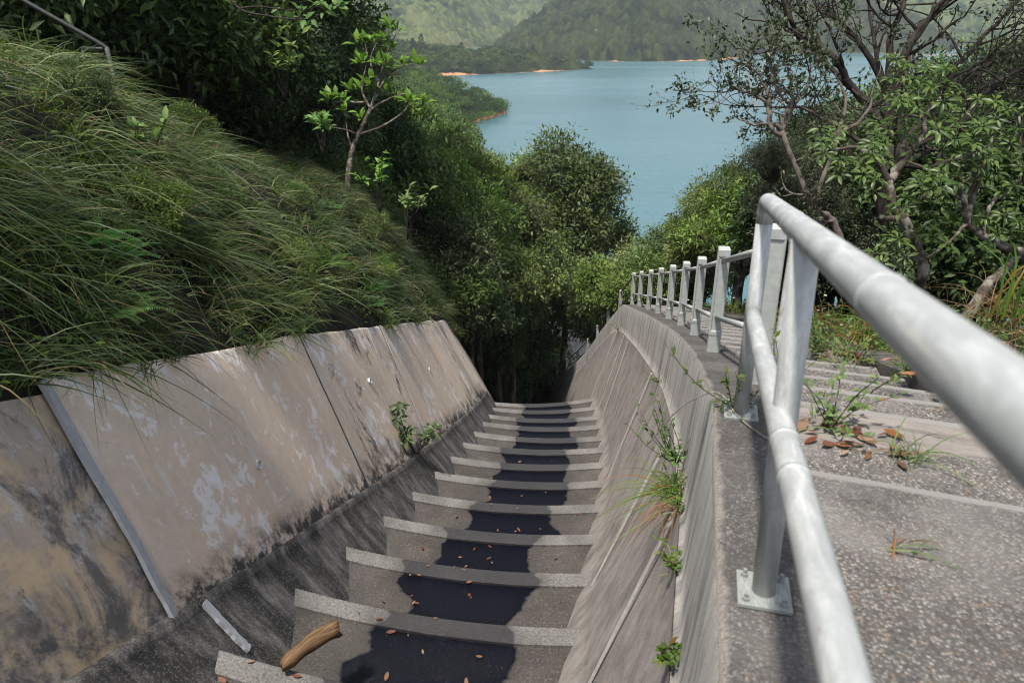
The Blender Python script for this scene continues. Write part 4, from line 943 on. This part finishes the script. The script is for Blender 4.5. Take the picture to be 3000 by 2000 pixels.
# ------------------------------------------------------------------ single plants
def frond_fern(loc, R, n, label, tilt=(.5, .1, .2)):
    e = tag(empty("fern", loc), label, "fern"); L = Leaves(); S_ = MB()
    for k in range(n):
        a = k * 6.283 / n + rng.uniform(-.3, .3); d = norm(np.array((math.cos(a), math.sin(a), .75)) + np.array(tilt)); c = []
        for t in np.linspace(0, 1, 15): c.append(d * R * t + np.array((0, 0, -.42)) * R * t * t)
        c = np.array(c); S_.tube(c, np.linspace(.004, .0015, 15), 4)
        tg = norm(np.gradient(c, axis=0)); sdv = norm(np.cross(tg, (0, 0, 1.)))
        for sg in (-1, 1):
            for j in range(1, 15):
                for f in (0, .5):
                    q = c[j - 1] * f + c[j] * (1 - f); t = (j - f) / 14; L.add(q, norm(sdv[j] * sg + tg[j] * .45), np.array((0, 0, 1.)), R * .20 * math.sin(min(1, t * 1.15 + .12) * 2.9) + .012, .28, np.clip(rng.normal(.5, .15), .1, 1))
    link("fronds", L.mesh("fern_fronds", M['fern']), e); S_.build("stalks", M['bark_dark'], e)
def on_left(y, dx): x = WT(y)[0] - dx; return np.array((x, y, float(g_left(np.array(x), np.array(y)))))
frond_fern(on_left(5.6, .22) + (0, 0, .12), .62, 8, "bright fern hanging over the wall top nearest the camera")
frond_fern(on_left(6.3, .55) + (0, 0, .15), .55, 7, "fern tucked in grass behind the one hanging over the wall")
frond_fern(on_left(11.4, .6) + (0, 0, .25), .70, 6, "pale fern on the grassy slope above the wall's middle panel")
frond_fern(on_left(4.6, 1.2) + (0, 0, .2), .5, 7, "fern in the dark hollow at the left slope's centre")

def schef_leaf(L, c, axis, n, R, tone):
    """compound leaf: leaflets radiating from c"""
    u = norm(np.cross(axis, (.3, .2, 1.))); v = np.cross(axis, u); a0 = rng.uniform(0, 6.28)
    for k in range(n):
        a = a0 + k * 6.283 / n + rng.uniform(-.18, .18); d = norm(math.cos(a) * u + math.sin(a) * v + axis * rng.uniform(-.25, .15)); L.add(c + d * R * .22, d, norm(axis + rng.normal(0, .25, 3)), R * rng.uniform(.6, 1.1), .36, np.clip(tone + rng.normal(0, .18), .08 if rng.uniform() > .015 else .0, 1))
def leaves_stalks(L, S_, name, mat):
    V, Q, T, r = L.arrays(True); n = len(V); SV = np.concatenate(S_.V); SQ = np.concatenate(S_.Q); ST = np.concatenate(S_.T) if S_.T else np.zeros((0, 3), int)
    return mesh_np(name, np.concatenate([V, SV]), np.concatenate([Q, SQ + n]), np.concatenate([T, ST + n]), mat, None, np.concatenate([r, np.full(len(SV), .75)]))
def rosette(L, S_, c, axis, n, R, leaf, tone, leaflets=7):
    for k in range(n):
        dv = norm(axis * rng.uniform(.1, 1.0) + rand_dir(1)[0] * .95 + np.array((0, 0, .15))); e = c + dv * R * rng.uniform(.6, 1.15); S_.tube(smooth_path([c, c * .5 + e * .5 + np.array((0, 0, .03)), e], 2), .0035, 4, caps=False)
        schef_leaf(L, e, norm(dv * .45 + np.array((-.05, -.35, .8))), int(rng.integers(6, 9)), leaf * rng.uniform(.8, 1.2), tone + rng.uniform(-.15, .15))
def branch_tree(name, label, limbs, barkm, leafm, tips, base, tipR, leaf, nper, twig=None):
    e = tag(empty(name, base), label, "tree"); B = MB(); L = Leaves(); S_ = MB()
    for pts, r0, r1 in limbs:
        P = smooth_path(np.array(pts) - base, 6); k = len(P); P = P + np.stack([fbm(np.arange(k) * .7, np.full(k, i * 3.7 + r0 * 50), 2, i) - .5 for i in range(3)], -1) * r0 * .9
        B.tube(P, np.linspace(r0, r1, k) * (1 + .25 * (fbm(np.arange(k) * .9, np.full(k, 2.), 2, 4) - .5)), 9)
    for c, ax in tips: rosette(L, S_, np.asarray(c) - base, norm(np.asarray(ax, float)), nper, tipR, leaf, .55)
    B.build("trunk", barkm, e); link("leaves", leaves_stalks(L, S_, name + "_leaves", leafm), e)
    return e
A = lambda pts, d: [at(x, y, d + (p[0] if p else 0)) for x, y, *p in pts]
D = 7.6
gb = at(2695, 1010, D + .4)
tips = [(at(x, y, D + dz), (rng.uniform(-.3, .1), rng.uniform(-.5, -.1), 1)) for x, y, dz in
        [(2640, 352, -.2), (2655, 262, .1), (2700, 232, .2), (2745, 250, .0), (2770, 290, -.1), (2620, 215, .3), (2690, 300, -.1), (2560, 470, -.3), (2515, 500, -.4), (2480, 515, -.2), (2540, 540, -.5), (2430, 440, .1), (2415, 425, .3), (2600, 420, .0),
         (2640, 420, .1), (2585, 395, .2), (2750, 395, -.1), (2800, 350, .2), (2830, 390, .0), (2880, 330, .2), (2900, 400, -.2), (2860, 440, -.1), (2930, 360, .1), (2960, 420, .0), (2985, 330, .1), (2820, 470, -.2), (2720, 540, -.5), (2700, 570, -.6), (2745, 560, -.4),
         (2690, 590, -.6), (2850, 515, .0), (2910, 480, .1), (2980, 500, .1), (2960, 640, .2), (2990, 690, .2), (2705, 715, -.3), (2612, 735, -.5), (2640, 745, -.4), (2880, 660, .3), (2790, 520, .1), (2930, 560, .2), (2760, 440, .1)]]
limbs = [(A([(2695, 1010, .4), (2692, 860, .2), (2705, 797), (2686, 721), (2648, 644), (2616, 593), (2604, 530)], D), .062, .042),
         (A([(2604, 530), (2648, 470), (2682, 421), (2706, 392), (2703, 344), (2686, 290, .1)], D), .045, .018), (A([(2604, 535), (2580, 485, -.05), (2546, 446, -.1), (2495, 432), (2463, 436), (2430, 440, .1)], D), .036, .012),
         (A([(2682, 421), (2730, 395), (2790, 372, .1), (2830, 385), (2900, 390, -.1)], D), .022, .010), (A([(2700, 344), (2640, 340, -.1), (2600, 375, .1)], D), .016, .008),
         (A([(2990, 740, .5), (2930, 715, .4), (2880, 690, .3), (2833, 655, .2), (2826, 590, .1), (2800, 540), (2750, 520)], D), .055, .014), (A([(2833, 655, .2), (2850, 580, .1), (2885, 470), (2920, 370, .1)], D), .03, .010),
         (A([(2880, 690, .3), (2884, 663, .3), (2897, 612, .2), (2922, 580, .2), (2973, 555, .1), (2992, 500, .1), (2985, 340, .1)], D), .026, .010), (A([(2695, 768, .0), (2750, 733), (2800, 690), (2820, 664, .1), (2835, 660, .2)], D), .010, .020),
         (A([(2695, 768), (2665, 755, -.2), (2640, 745, -.4)], D), .010, .006), (A([(2640, 640), (2600, 640, -.1), (2580, 637, -.2)], D), .03, .022), (A([(2616, 593), (2560, 560, -.2), (2540, 540, -.5)], D), .016, .007),
         (A([(2648, 470), (2720, 500, -.2), (2720, 540, -.5)], D), .014, .007), (A([(2826, 590, .1), (2770, 560, -.2), (2745, 560, -.4)], D), .014, .008), (A([(3060, 850, .6), (2990, 740, .5)], D), .07, .055),
         (A([(2826, 590, .1), (2860, 520), (2870, 440), (2830, 390)], D), .018, .009), (A([(2700, 344), (2745, 300), (2760, 260)], D), .014, .007), (A([(2800, 980, .3), (2870, 870, .3), (2930, 800, .4), (2990, 740, .5)], D), .06, .045)]
branch_tree("umbrella_tree", "twisting pale barked umbrella tree with glossy fan shaped leaves beside the stairs", limbs, M['bark_grey'], M['leaf_schef'], tips, gb, .19, .118, 5)

def grow(B, L, p, d, r, length, depth, q, leaf, leafn, droop=.0, spread=.55, keep=None):
    """recursive twiggy growth"""
    n = 4; pts = [p]; dd = d.copy()
    for k in range(n):
        dd = norm(dd + q.normal(0, .20, 3) + np.array((0, 0, .05 - droop))); pts.append(pts[-1] + dd * length / n)
    B.tube(np.array(pts), np.linspace(r, r * .62, n + 1), 5 if r < .02 else 7)
    if depth == 0 or r < .0035:
        m_ = q.poisson(leafn)
        if m_: 
            k = q.integers(1, n + 1, m_); P = np.array(pts)[k] + q.normal(0, .03, (m_, 3)); L.add(P, norm(q.normal(0, .7, (m_, 3)) + dd * .6), norm(q.normal(0, .5, (m_, 3)) + np.array((0, 0, .8))), leaf * q.uniform(.6, 1.2, m_), .5, np.clip(q.normal(.5, .2, m_), .08, 1))
        return
    for k in range(2 if q.uniform() < .72 else 3):
        i = n if k == 0 else int(q.integers(2, n + 1)); grow(B, L, pts[i], norm(dd + q.normal(0, spread, 3)), r * (.66 if k == 0 else .52), length * q.uniform(.62, .9), depth - 1, q, leaf, leafn, droop, spread)
def twig_tree(name, label, base, limbs, barkm, leafm, depth, leaf, leafn, seed, tl=.8, droop=0.0, cat="tree"):
    e = tag(empty(name, base), label, cat); B = MB(); L = Leaves(); q = np.random.default_rng(seed)
    for pts, r0, r1 in limbs:
        P = smooth_path(np.array(pts) - base, 5); k = len(P); R_ = np.linspace(r0, r1, k); P = P + q.normal(0, .012, P.shape); B.tube(P, R_, 8)
        for i in range(int(k * .35), k, 2):
            tg = norm(P[min(i + 1, k - 1)] - P[i - 1]); grow(B, L, P[i], norm(tg * .7 + q.normal(0, .6, 3)), max(R_[i] * .5, .006), tl * q.uniform(.6, 1.1), depth - 1, q, leaf, leafn, droop)
        grow(B, L, P[-1], norm(P[-1] - P[-2]), r1 * .9, tl, depth, q, leaf, leafn, droop)
    B.build("trunk", barkm, e)
    if L.p: link("leaves", L.mesh(name + "_leaves", leafm), e)
    return e
D2 = 12.0
f0 = (2610, 430)
bl = [[(2600, 820, .5), (2590, 640, .2), (2595, 520), f0], [f0, (2560, 330), (2490, 250), (2440, 165, -.2), (2380, 140), (2330, 90), (2296, 0), (2285, -60)], [(2420, 160), (2375, 80, .2), (2345, 20), (2330, -60)], [(2490, 255), (2390, 150, .5), (2320, 60, .6), (2300, -40, .6)],
      [f0, (2590, 260, .3), (2520, 130, .4), (2440, 40, .5), (2400, -60, .5)], [f0, (2605, 240), (2612, 100), (2650, 0), (2660, -80)], [f0, (2640, 190, -.3), (2700, 80, -.4), (2760, 20, -.4), (2830, -50, -.4)], [(2590, 260, .3), (2560, 120, .4), (2540, -40, .5)],
      [(2620, 470), (2720, 330, .4), (2800, 200, .5), (2900, 90, .6), (2990, 0, .7)], [(2720, 330, .4), (2830, 240, .2), (2920, 170, .2), (3010, 80, .2)], [(2650, 480), (2790, 390), (2890, 270, -.2), (3010, 190, -.3)], [(2790, 390), (2900, 330, .2), (3010, 270, .3)],
      [(2700, 420, .4), (2850, 300, .6), (2960, 230, .6), (3040, 200, .6)], [(2605, 480), (2500, 400, .2), (2400, 330, .3), (2330, 310, .3)]]
rr = [(.15, .10), (.075, .02), (.05, .02), (.045, .015), (.07, .02), (.08, .025), (.085, .025), (.045, .015), (.08, .02), (.045, .015), (.07, .02), (.04, .014), (.05, .015), (.05, .015)]
twig_tree("bare_branched_tree", "dark spreading tree with nearly bare upswept branches at the upper right", at(2600, 820, D2 + .5), [(A(p, D2), a, b) for p, (a, b) in zip(bl, rr)], M['bark_dark'], M['leaf_small'], 3, .085, 9, 4, .85)
D3 = 10.5
bl = [[(2440, 760, .3), (2380, 660, .2), (2330, 610)], [(2330, 610), (2262, 372 + 10), (2250, 310), (2200, 270), (2150, 235)], [(2330, 610), (2300, 600), (2262, 378), (2258, 300), (2290, 240)], [(2330, 610), (2400, 540, .2), (2320, 330, .1), (2300, 250)],
      [(2400, 640), (2440, 380, .2), (2330, 330), (2280, 270)], [(2440, 380, .2), (2460, 280, .3), (2420, 200, .3)]]
bl = [[(2480, 760, .3), (2440, 650, .2), (2380, 600, .1), (2290, 388)], [(2300, 400), (2255, 372), (2250, 310), (2212, 280), (2160, 262), (2125, 270)], [(2255, 372), (2255, 310), (2240, 250), (2200, 200), (2140, 175)], [(2290, 388), (2310, 340), (2320, 270), (2300, 190)],
      [(2380, 600, .1), (2450, 400, .2), (2380, 330, .1), (2310, 300), (2270, 250)], [(2450, 400, .2), (2480, 300, .3), (2440, 210, .3)], [(2450, 400, .2), (2540, 330, .2), (2560, 250, .2)], [(2290, 388), (2300, 330), (2360, 260, .2), (2380, 190, .2)]]
twig_tree("twiggy_tree", "small leaved twiggy tree leaning out over the lake above the pipe railing", at(2480, 760, D3 + .3), [(A(p, D3), .035 if i else .06, .010 if i else .035) for i, p in enumerate(bl)], M['bark_twig'], M['leaf_small'], 3, .075, 12, 9, .36)
twig_tree("dead_branch_tree", "leafless bleached twigs standing in front of the far shore", at(2200, 330, 30), [(A([(2210, 330), (2190, 200), (2185, 120)], 30), .03, .01), (A([(2215, 330), (2240, 190), (2290, 110)], 30), .03, .01)], M['bark_pale'], M['leaf_small'], 3, .05, 0, 12, .8)
tree("small_dark", at(2270, 470, 12.0), .62, "rounded dense dark bush with tiny leaves just above the pipe railing's corner", "shrub", None, "dense_bush")
tree("small_dark", at(2340, 600, 12.6), 1.05, "second dense dark bush tucked between the tiny leaved bush and umbrella tree", "shrub", None, "dense_bush")

# big-leaved sapling on the grassy crest, left
D4 = 17.6; sb = at(1018, 560, D4)
bl = [[(1018, 560), (1022, 500), (1032, 440), (1050, 395), (1085, 320)], [(1085, 320), (1110, 240), (1135, 150), (1160, 100)], [(1085, 320), (1130, 230), (1175, 195), (1215, 190)], [(1050, 395), (1120, 370), (1180, 330), (1200, 300)], [(1035, 440), (1020, 400), (1012, 340)],
      [(1085, 320), (1060, 260), (1075, 180), (1070, 130)], [(1070, 300), (1030, 300), (990, 290)], [(1110, 240), (1085, 180), (1110, 110)], [(1075, 330), (1120, 300), (1190, 275), (1230, 300)], [(1050, 395), (1010, 380), (950, 370)]]
e = tag(empty("sapling_tree", sb), "slender sapling with clusters of large bright leaves standing on the grassy crest", "tree"); B = MB(); L = Leaves(); S_ = MB()
for i, p in enumerate(bl): P = smooth_path(np.array(A(p, D4)) - sb, 5); B.tube(P, np.linspace(.075, .045, len(P)) if i == 0 else np.linspace(.032, .010, len(P)), 7)
for x, y in [(1165, 95), (1145, 80), (1215, 185), (1230, 195), (1200, 300), (1235, 305), (1012, 330), (985, 285), (965, 295), (1030, 270), (1060, 265), (1080, 255), (1070, 130), (1095, 125), (1120, 120), (1050, 190), (1065, 185), (1110, 195), (1135, 190), (1180, 195), (1045, 130), (1010, 305), (950, 370), (940, 360), (1090, 240), (1150, 150), (1060, 350), (1130, 270)]:
    c = at(x, y, D4 + rng.uniform(-.3, .3)) - sb
    for k in range(7):
        dv = norm(rand_dir(1, -.35)[0] + np.array((0, -.15, .35))); L.add(c + dv * .05, dv, norm(np.array((0, -.3, 1.)) + dv * .3), rng.uniform(.20, .36), .46, rng.uniform(.15, .9))
B.build("trunk", M['bark_grey'], e); link("leaves", L.mesh("sapling_leaves", M['leaf_bright'], True), e)
# overhanging leafy branch at the top
D5 = 9.0; sb = at(640, -60, D5); e = tag(empty("overhanging_branch", sb), "thin leafy branch reaching in from above against the far hills", "branch"); B = MB(); L = Leaves()
for p in ([(640, -60), (700, 25), (790, 48), (870, 58), (920, 52), (960, 25), (985, -5)], [(870, 58), (900, 30), (940, 5)], [(700, 25), (760, 20), (850, 30), (900, 20)], [(960, 25), (985, 20), (1000, 25)]):
    P = smooth_path(np.array(A(p, D5)) - sb, 5); B.tube(P, np.linspace(.014, .004, len(P)), 6)
    for k in range(9):
        c = P[int(rng.integers(len(P) * .55, len(P)))]; dv = norm(rand_dir(1)[0] + np.array((.4, 0, -.2))); L.add(c, dv, norm(np.array((0, -.6, .8)) + rand_dir(1)[0] * .3), rng.uniform(.10, .17), .42, rng.uniform(.3, .95))
B.build("twig", M['bark_dark'], e); link("leaves", L.mesh("branch_leaves", M['leaf_bright'], True), e)
for k in range(15):
    y = (3.6, 4.6, 5.2, 6.5, 7.4, 8.3, 9.1, 10.2, 11.2, 12.4, 13.5, 14.6, 15.8, 17.2, 18.6)[k]; dxk = r2.uniform(.5, 3.0); x = WT(y)[0] - dxk; r = r2.uniform(.28, .5)
    tree(r2.choice(["mid_b", "dark_b", "light_b"]), (x, y, ground_z(x, y) + r * .9), r, "low broad leaved bush half buried in the long grass of the left slope", "shrub", "low bushes in the slope's long grass", "shrub")
for k in range(9):
    y = r2.uniform(3.5, 15); frond_fern(on_left(y, r2.uniform(.15, 1.6)) + (0, 0, .15), r2.uniform(.4, .65), 7, "arching green fern growing between grass tufts on the left slope"); list(COL.objects)[-3]["group"] = "ferns between the grass tufts"
# leafy young shrubs among the grass
for i, (px, py, d, h, lab) in enumerate(((415, 480, 8.2, .5, "leafy green shrub poking out of the grass at the left"), (830, 230, 17, .9, "bright leafed young shrub before the dark trees on the slope"), (860, 130, 18, .7, "bright leafed shoots high against the dark trees"), (1110, 560, 17, .9, "thin young shrub on the crest of the grass near the trees"),
                            (1190, 640, 17, .7, "small leafy shoot at the lower right end of the grass"), (940, 395, 17.2, .5, "drooping bright leaves left of the sapling's trunk"))):
    sb = at(px, py, d); e = tag(empty("leafy_shrub", sb), lab, "shrub"); B = MB(); L = Leaves()
    for k in range(7):
        tip = np.array((rng.normal(.1, .3), rng.normal(0, .2), rng.uniform(.3, 1))) * h; P = smooth_path([np.array((0, 0, -.5)), tip * .5 + np.array((0, 0, -.1)), tip], 4); B.tube(P, np.linspace(.010, .004, len(P)), 5)
        for j in range(9):
            dv = norm(rand_dir(1, -.4)[0] + np.array((.2, -.1, .1))); L.add(tip * rng.uniform(.55, 1.02), dv, norm(np.array((0, -.3, 1.)) + rand_dir(1)[0] * .3), rng.uniform(.09, .17) * (1.5 if d > 15 else 1), .42, rng.uniform(.35, 1))
    B.build("stems", M['bark_dark'], e); link("leaves", L.mesh("shrub_leaves", M['leaf_bright'], True), e)

# small umbrella sapling in the left kerb joint
sb = kerb_top(np.array([11.0]))[0] + np.array((-.02, 0, 0)); e = tag(empty("wall_sapling", sb), "small umbrella leaved sapling rooted in the left wall's kerb joint", "sapling"); B = MB(); L = Leaves(); S_ = MB()
for tip, h in (((-.22, -.25, 1.02), 1), ((-.25, -.3, .86), 1), ((-.28, -.35, .50), 1), ((-.05, -.25, .55), 1), ((.30, -.1, .52), 1), ((.18, .0, .32), 1), ((-.30, -.3, .62), 1)):
    tip = np.array(tip); B.tube(smooth_path([np.zeros(3), tip * .5 + np.array((.0, 0, -.06)), tip], 4), np.linspace(.013, .006, 9), 6); rosette(L, S_, tip, np.array((0, -.2, 1.)), 3, .07, .16, .65)
B.build("stems", M['bark_grey'], e); link("leaves", leaves_stalks(L, S_, "wall_sapling_leaves", M['leaf_schef']), e)

def weed(loc, nb, Lb, nl, leaf, label, cat="weed", spread=.06, lean=(0, 0, 0), mat='leaf_weed', hl=.35, dry=.12, up=.9, bw=.006, flowers=0):
    loc = np.asarray(loc, float); e = tag(empty("weed_clump", loc), label, cat)
    if nb:
        V, Q, r = tuft_arrays(np.zeros(3), nb, Lb, spread, bw, lean, .62, up, dry); link("blades", mesh_np("blades", V, Q, None, M['grass'] if mat != 'leaf_weed' else M['leaf_weed'], None, r), e)
    if nl:
        B = MB(); L = Leaves(); F = MB()
        for k in range(max(4, nl // 16)):
            tip = np.array((rng.normal(0, spread * 2.2), rng.normal(0, spread * 2.2), rng.uniform(.3, 1.1) * hl)) + np.asarray(lean) * hl; P = smooth_path([tip * .05, tip * .5 + rng.normal(0, .02, 3), tip], 4); B.tube(P, np.linspace(.004, .0018, len(P)), 4)
            for j in range(16):
                c = P[int(rng.integers(1, len(P)))]; dv = norm(rand_dir(1, -.3)[0]); L.add(c, dv, norm(np.array((0, -.2, 1.)) + rand_dir(1)[0] * .4), leaf * rng.uniform(.5, 1.2), .46, np.clip(rng.normal(.55, .2), .02, 1))
            if k < flowers:
                for j in range(8): a = j * .785; L2 = np.array((math.cos(a), math.sin(a), .2)); F.add(tip + np.array([(0, 0, .01), L2 * .016 + np.array((-L2[1], L2[0], 0)) * .005, L2 * .02, L2 * .016 - np.array((-L2[1], L2[0], 0)) * .005]), [(0, 1, 2, 3)])
        B.build("stems", M['bark_grey'], e); link("leaves", L.mesh("weed_leaves", M['leaf_weed']), e)
        if flowers: F.build("flowers", M['petal'], e)
    return e
# on the right wall's joint
F_ = lambda y: face_bottom(y) - side(y) * .05
weed(F_(4.05), 95, .55, 70, .04, "bushy weed with long grass blades growing from the parapet face", lean=(-.28, -.1, 0), hl=.34, spread=.05, up=.8)
weed(F_(4.45) + (0, 0, .1), 8, .3, 240, .042, "upright leafy weed behind the long grass on the parapet face", lean=(-.05, 0, 0), hl=.48, spread=.08)
weed(F_(3.75), 40, .35, 20, .03, "dry straw tuft hanging from the parapet joint below the weed", lean=(-.25, -.2, -.3), spread=.05, dry=.7, up=.4)
weed(F_(3.05), 4, .12, 34, .04, "tiny leafy sprig on the parapet face above the lowest sprig", lean=(-.2, 0, 0), hl=.12, spread=.03)
weed(F_(2.4), 3, .1, 18, .05, "lowest leafy sprig rooted in the parapet face", lean=(-.2, 0, 0), hl=.10, spread=.02)
weed(F_(1.55), 40, .28, 30, .03, "dry tuft in the parapet joint at the picture's bottom edge", lean=(-.2, 0, 0), hl=.15, spread=.06, dry=.5)
weed(F_(9.4), 24, .22, 40, .035, "yellowing small tuft under the parapet halfway along the curve", lean=(-.15, 0, -.05), hl=.16, spread=.06, dry=.4)
weed(F_(20.6), 16, .25, 30, .05, "tiny tuft beneath the parapet's highest far corner", lean=(-.15, 0, 0), hl=.2, spread=.06, dry=.3)
# on the stairs and kerb
K_ = lambda y, o, dz=0.0: KE(y) + side(y) * o + np.array((0, 0, dz))
weed(K_(3.30, .55), 12, .26, 170, .05, "leafy weed with leaf litter where parapet kerb meets the first stair", hl=.34, spread=.07)
weed(K_(3.10, .85), 34, .36, 0, .05, "spiky bluish grass tuft on the first stair", spread=.03, up=.6)
weed(K_(3.9, .42), 10, .3, 70, .045, "thin weed beside the kerb just behind the leaf litter weed", hl=.35, spread=.06)
weed(K_(3.42, .10), 8, .30, 60, .05, "creeping weed around the second pipe post's base plate", hl=.30, spread=.07)
weed(K_(2.3, .62), 14, .30, 0, .05, "small dry sprig on the landing right of the near pipe post", lean=(.3, .2, -.1), spread=.02, dry=.5, up=.5)
wl = [(6.4, 1.40, 60, .45, 330, "dense low leafy weeds on the stair's outer edge"), (6.9, 1.25, 30, .4, 260, "leafy weeds beside the dense low ones on the stairs"), (7.4, 1.9, 120, 1.05, 160, "tall seeding grass clump behind the edging slab"), (8.3, 1.7, 110, 1.0, 200, "tall grass clump nearest the post fence"),
      (7.0, 2.5, 150, 1.1, 60, "broad dark green arching grass clump by the tree trunk"), (7.8, 2.7, 150, 1.15, 60, "second arching grass clump further behind the tree trunk"), (9.2, 1.7, 80, .8, 220, "flowering weeds beside the upper stair flight"), (10.6, 1.75, 70, .7, 220, "flowering weeds further down along the stairs"),
      (12.6, 1.8, 60, .7, 200, "weeds along the stair edge beyond the flowering ones"), (15.0, 1.8, 50, .7, 200, "most distant weeds along the stair edge"), (5.35, 1.52, 24, .25, 110, "yellow green weed in the slab's gap beside the stairs"), (4.1, 1.60, 40, .4, 90, "weeds where the edging slab ends nearest the railing"),
      (3.55, 1.75, 30, .3, 70, "small weed patch below the top rail on the right"), (3.0, 2.05, 26, .28, 50, "last low weeds at the right edge of the landing"), (5.4, 2.45, 34, .5, 30, "grass sprig growing on the mossy slab behind the stairs")]
for y, o, nb, Lb, nl, lab in wl: weed(K_(y, o, .02 if o < 1.5 else .08), nb, Lb, nl, .05, lab, spread=.14 if nb > 50 else .08, hl=Lb * .62, flowers=6 if 'flowering' in lab else 0, lean=(-.1, 0, 0), bw=.008, dry=.18)
rb = at(2950, 930, 5.6)
weed(rb, 16, 1.5, 0, .05, "tall upright reed stalks at the right edge of the picture", spread=.10, up=2.0, bw=.014, dry=.1)
weed(rb + np.array((.25, .2, -.1)), 160, .75, 0, .05, "dry straw coloured grass below the tall reeds", spread=.18, dry=.85, up=1.0)
# vine across the parapet edge, red runner on the stairs
P = smooth_path([K_(4.0, -.32, -.45), K_(3.75, -.15, -.12), K_(3.55, .02, .03), K_(3.30, .12, .015), K_(3.1, .24, .012), K_(3.0, .36, .012)], 5); e = tag(empty("vine", P[0]), "thin straw coloured vine crossing over the parapet edge at the second post", "vine"); MB().tube(P - P[0], .0035, 5).build("stem", M['bark_pale'], e)
L = Leaves(); 
for k in range(10): dv = rand_dir(1)[0]; L.add(P[int(rng.integers(0, len(P)))] - P[0], dv, np.array((0, 0, 1.)), .03, .5, .3)
link("leaves", L.mesh("vine_leaves", M['leaf_weed']), e)
P = smooth_path([K_(3.75, .60, -.10), K_(3.9, .8, -.08), K_(4.2, .95, -.1), K_(4.5, 1.05, -.02), K_(4.7, 1.2, .05)], 5); e = tag(empty("runner", P[0]), "dark red runner stem arching across the stair treads", "stem"); MB().tube(P - P[0], .005, 5).build("stem", M['bark_dark'], e)

# log on the second visible step, litter of fallen leaves
def log_piece():
    a, b = at(828, 1950, 5.80), at(988, 1832, 6.14); zt = -4.62 - .035 - .02; a[2] = zt + .075; b[2] = zt + .085; P = [a + (b - a) * t for t in np.linspace(0, 1, 9)]
    m = MB(); th = np.arange(12) * 2 * math.pi / 12; d = norm(b - a); u = norm(np.cross(d, (0, 0, 1.))); v = np.cross(u, d); rings = []
    for k, p in enumerate(P):
        r = .060 + .012 * k / 8 + .004 * math.sin(k * 1.7) - (.02 if k == 0 else 0); rad = r * (1 + .16 * (fbm(th * 1.2, np.full(12, k * .35), 3, 3) - .5) * 2); bow = v * .03 * math.sin(math.pi * k / 8); off = d * (fbm(th * 2, np.full(12, 5.), 2, 9) - .5)[:, None] * (.05 if k in (0, 8) else 0)
        rings.append(p + bow + rad[:, None] * (np.cos(th)[:, None] * u + np.sin(th)[:, None] * v) + off)
    m.loft(np.array(rings) - a, closed=True, caps=True); e = tag(empty("log", a), "weathered brown log lying on a chute step", "log"); m.build("wood", M['log'], e)
    q = MB(); q.tube(np.array([P[1], P[1] + np.array((-.12, .06, -.02)), P[1] + np.array((-.2, .05, -.04))]) - a, [.02, .012, .005], 6); q.build("twig", M['bark_dark'], e)
log_piece()
def leaf_mesh(k):
    q = np.random.default_rng(k); n = 5; V = []
    for i in range(n + 1):
        t = i / n; wv = .42 * math.sin(math.pi * min(1, t * .95 + .03)) ** .8
        for s in (-1, 0, 1): V.append((s * wv * .5, t - .5, .10 * abs(s) * wv + .16 * (t - .5) ** 2 + q.normal(0, .015)))
    Q = [(3 * i + s, 3 * i + s + 1, 3 * i + s + 4, 3 * i + s + 3) for i in range(n) for s in (0, 1)]
    return mesh_np("fallen_leaf", V, Q, None, M['fallen'], None, np.full(len(V), q.uniform(.05, 1)))
LM = [leaf_mesh(k) for k in range(7)]
def drop_leaf(p, s, label, group):
    o = link("fallen_leaf", random.choice(LM), None, p); o.scale = (s, s, s); o.rotation_euler = (random.uniform(-.3, .3), random.uniform(-.3, .3), random.uniform(0, 6.28)); tag(o, label, "leaf", group)
for k in range(75):
    n = min(14, 1 + int(abs(r2.gauss(0, 4.2)))); f, t = min(.97, max(.05, r2.gauss(.50, .20))), r2.uniform(.42, .98)
    a = NL[n + 1] + (NR[n + 1] - NL[n + 1]) * f; b = NL[n + 2] + (NR[n + 2] - NL[n + 2]) * f; p = a + (b - a) * t; p[2] = b[2] - .48 * f * (1 - f) + (.014 if t > .86 else -.012)
    drop_leaf(p, r2.uniform(.035, .095), "curled brown fallen leaf lying on the wet chute steps", "fallen leaves on the chute steps")
for k in range(24):
    y, o = 3.18 + r2.gauss(0, .09), .62 + r2.gauss(0, .17); drop_leaf(K_(y, max(.42, o), .014 if y < 2.86 else float(KE(3.56)[2] - KE(y)[2]) + .045), r2.uniform(.05, .12), "orange brown fallen leaf in the litter at the first stair", "leaf litter on the stairs")
for k in range(16):
    y, o = r2.uniform(4.2, 7.5), 1.55 + r2.gauss(0, .25); drop_leaf(K_(y, max(.6, o), .12), r2.uniform(.06, .12), "dry fallen leaf scattered along the mossy edging slab", "leaves along the edging slab")

# ------------------------------------------------------------------ air
hz = MB(); x0, x1, y0, y1, z0, z1 = -2600, 2700, -60, 3380, -56, 420
hz.add([(x0, y0, z0), (x1, y0, z0), (x1, y1, z0), (x0, y1, z0), (x0, y0, z1), (x1, y0, z1), (x1, y1, z1), (x0, y1, z1)], [(3, 2, 1, 0), (4, 5, 6, 7), (0, 1, 5, 4), (1, 2, 6, 5), (2, 3, 7, 6), (3, 0, 4, 7)])
hm = bpy.data.materials.new("haze"); hm.use_nodes = True; n_ = hm.node_tree; n_.nodes.remove(n_.nodes["Principled BSDF"]); pv = n_.nodes.new("ShaderNodeVolumePrincipled")
pv.inputs["Color"].default_value = (.86, .92, 1.0, 1); pv.inputs["Density"].default_value = .00014; pv.inputs["Anisotropy"].default_value = .1
n_.links.new(pv.outputs[0], n_.nodes["Material Output"].inputs["Volume"])
tag(hz.build("haze", hm, smooth=False), kind="stuff")
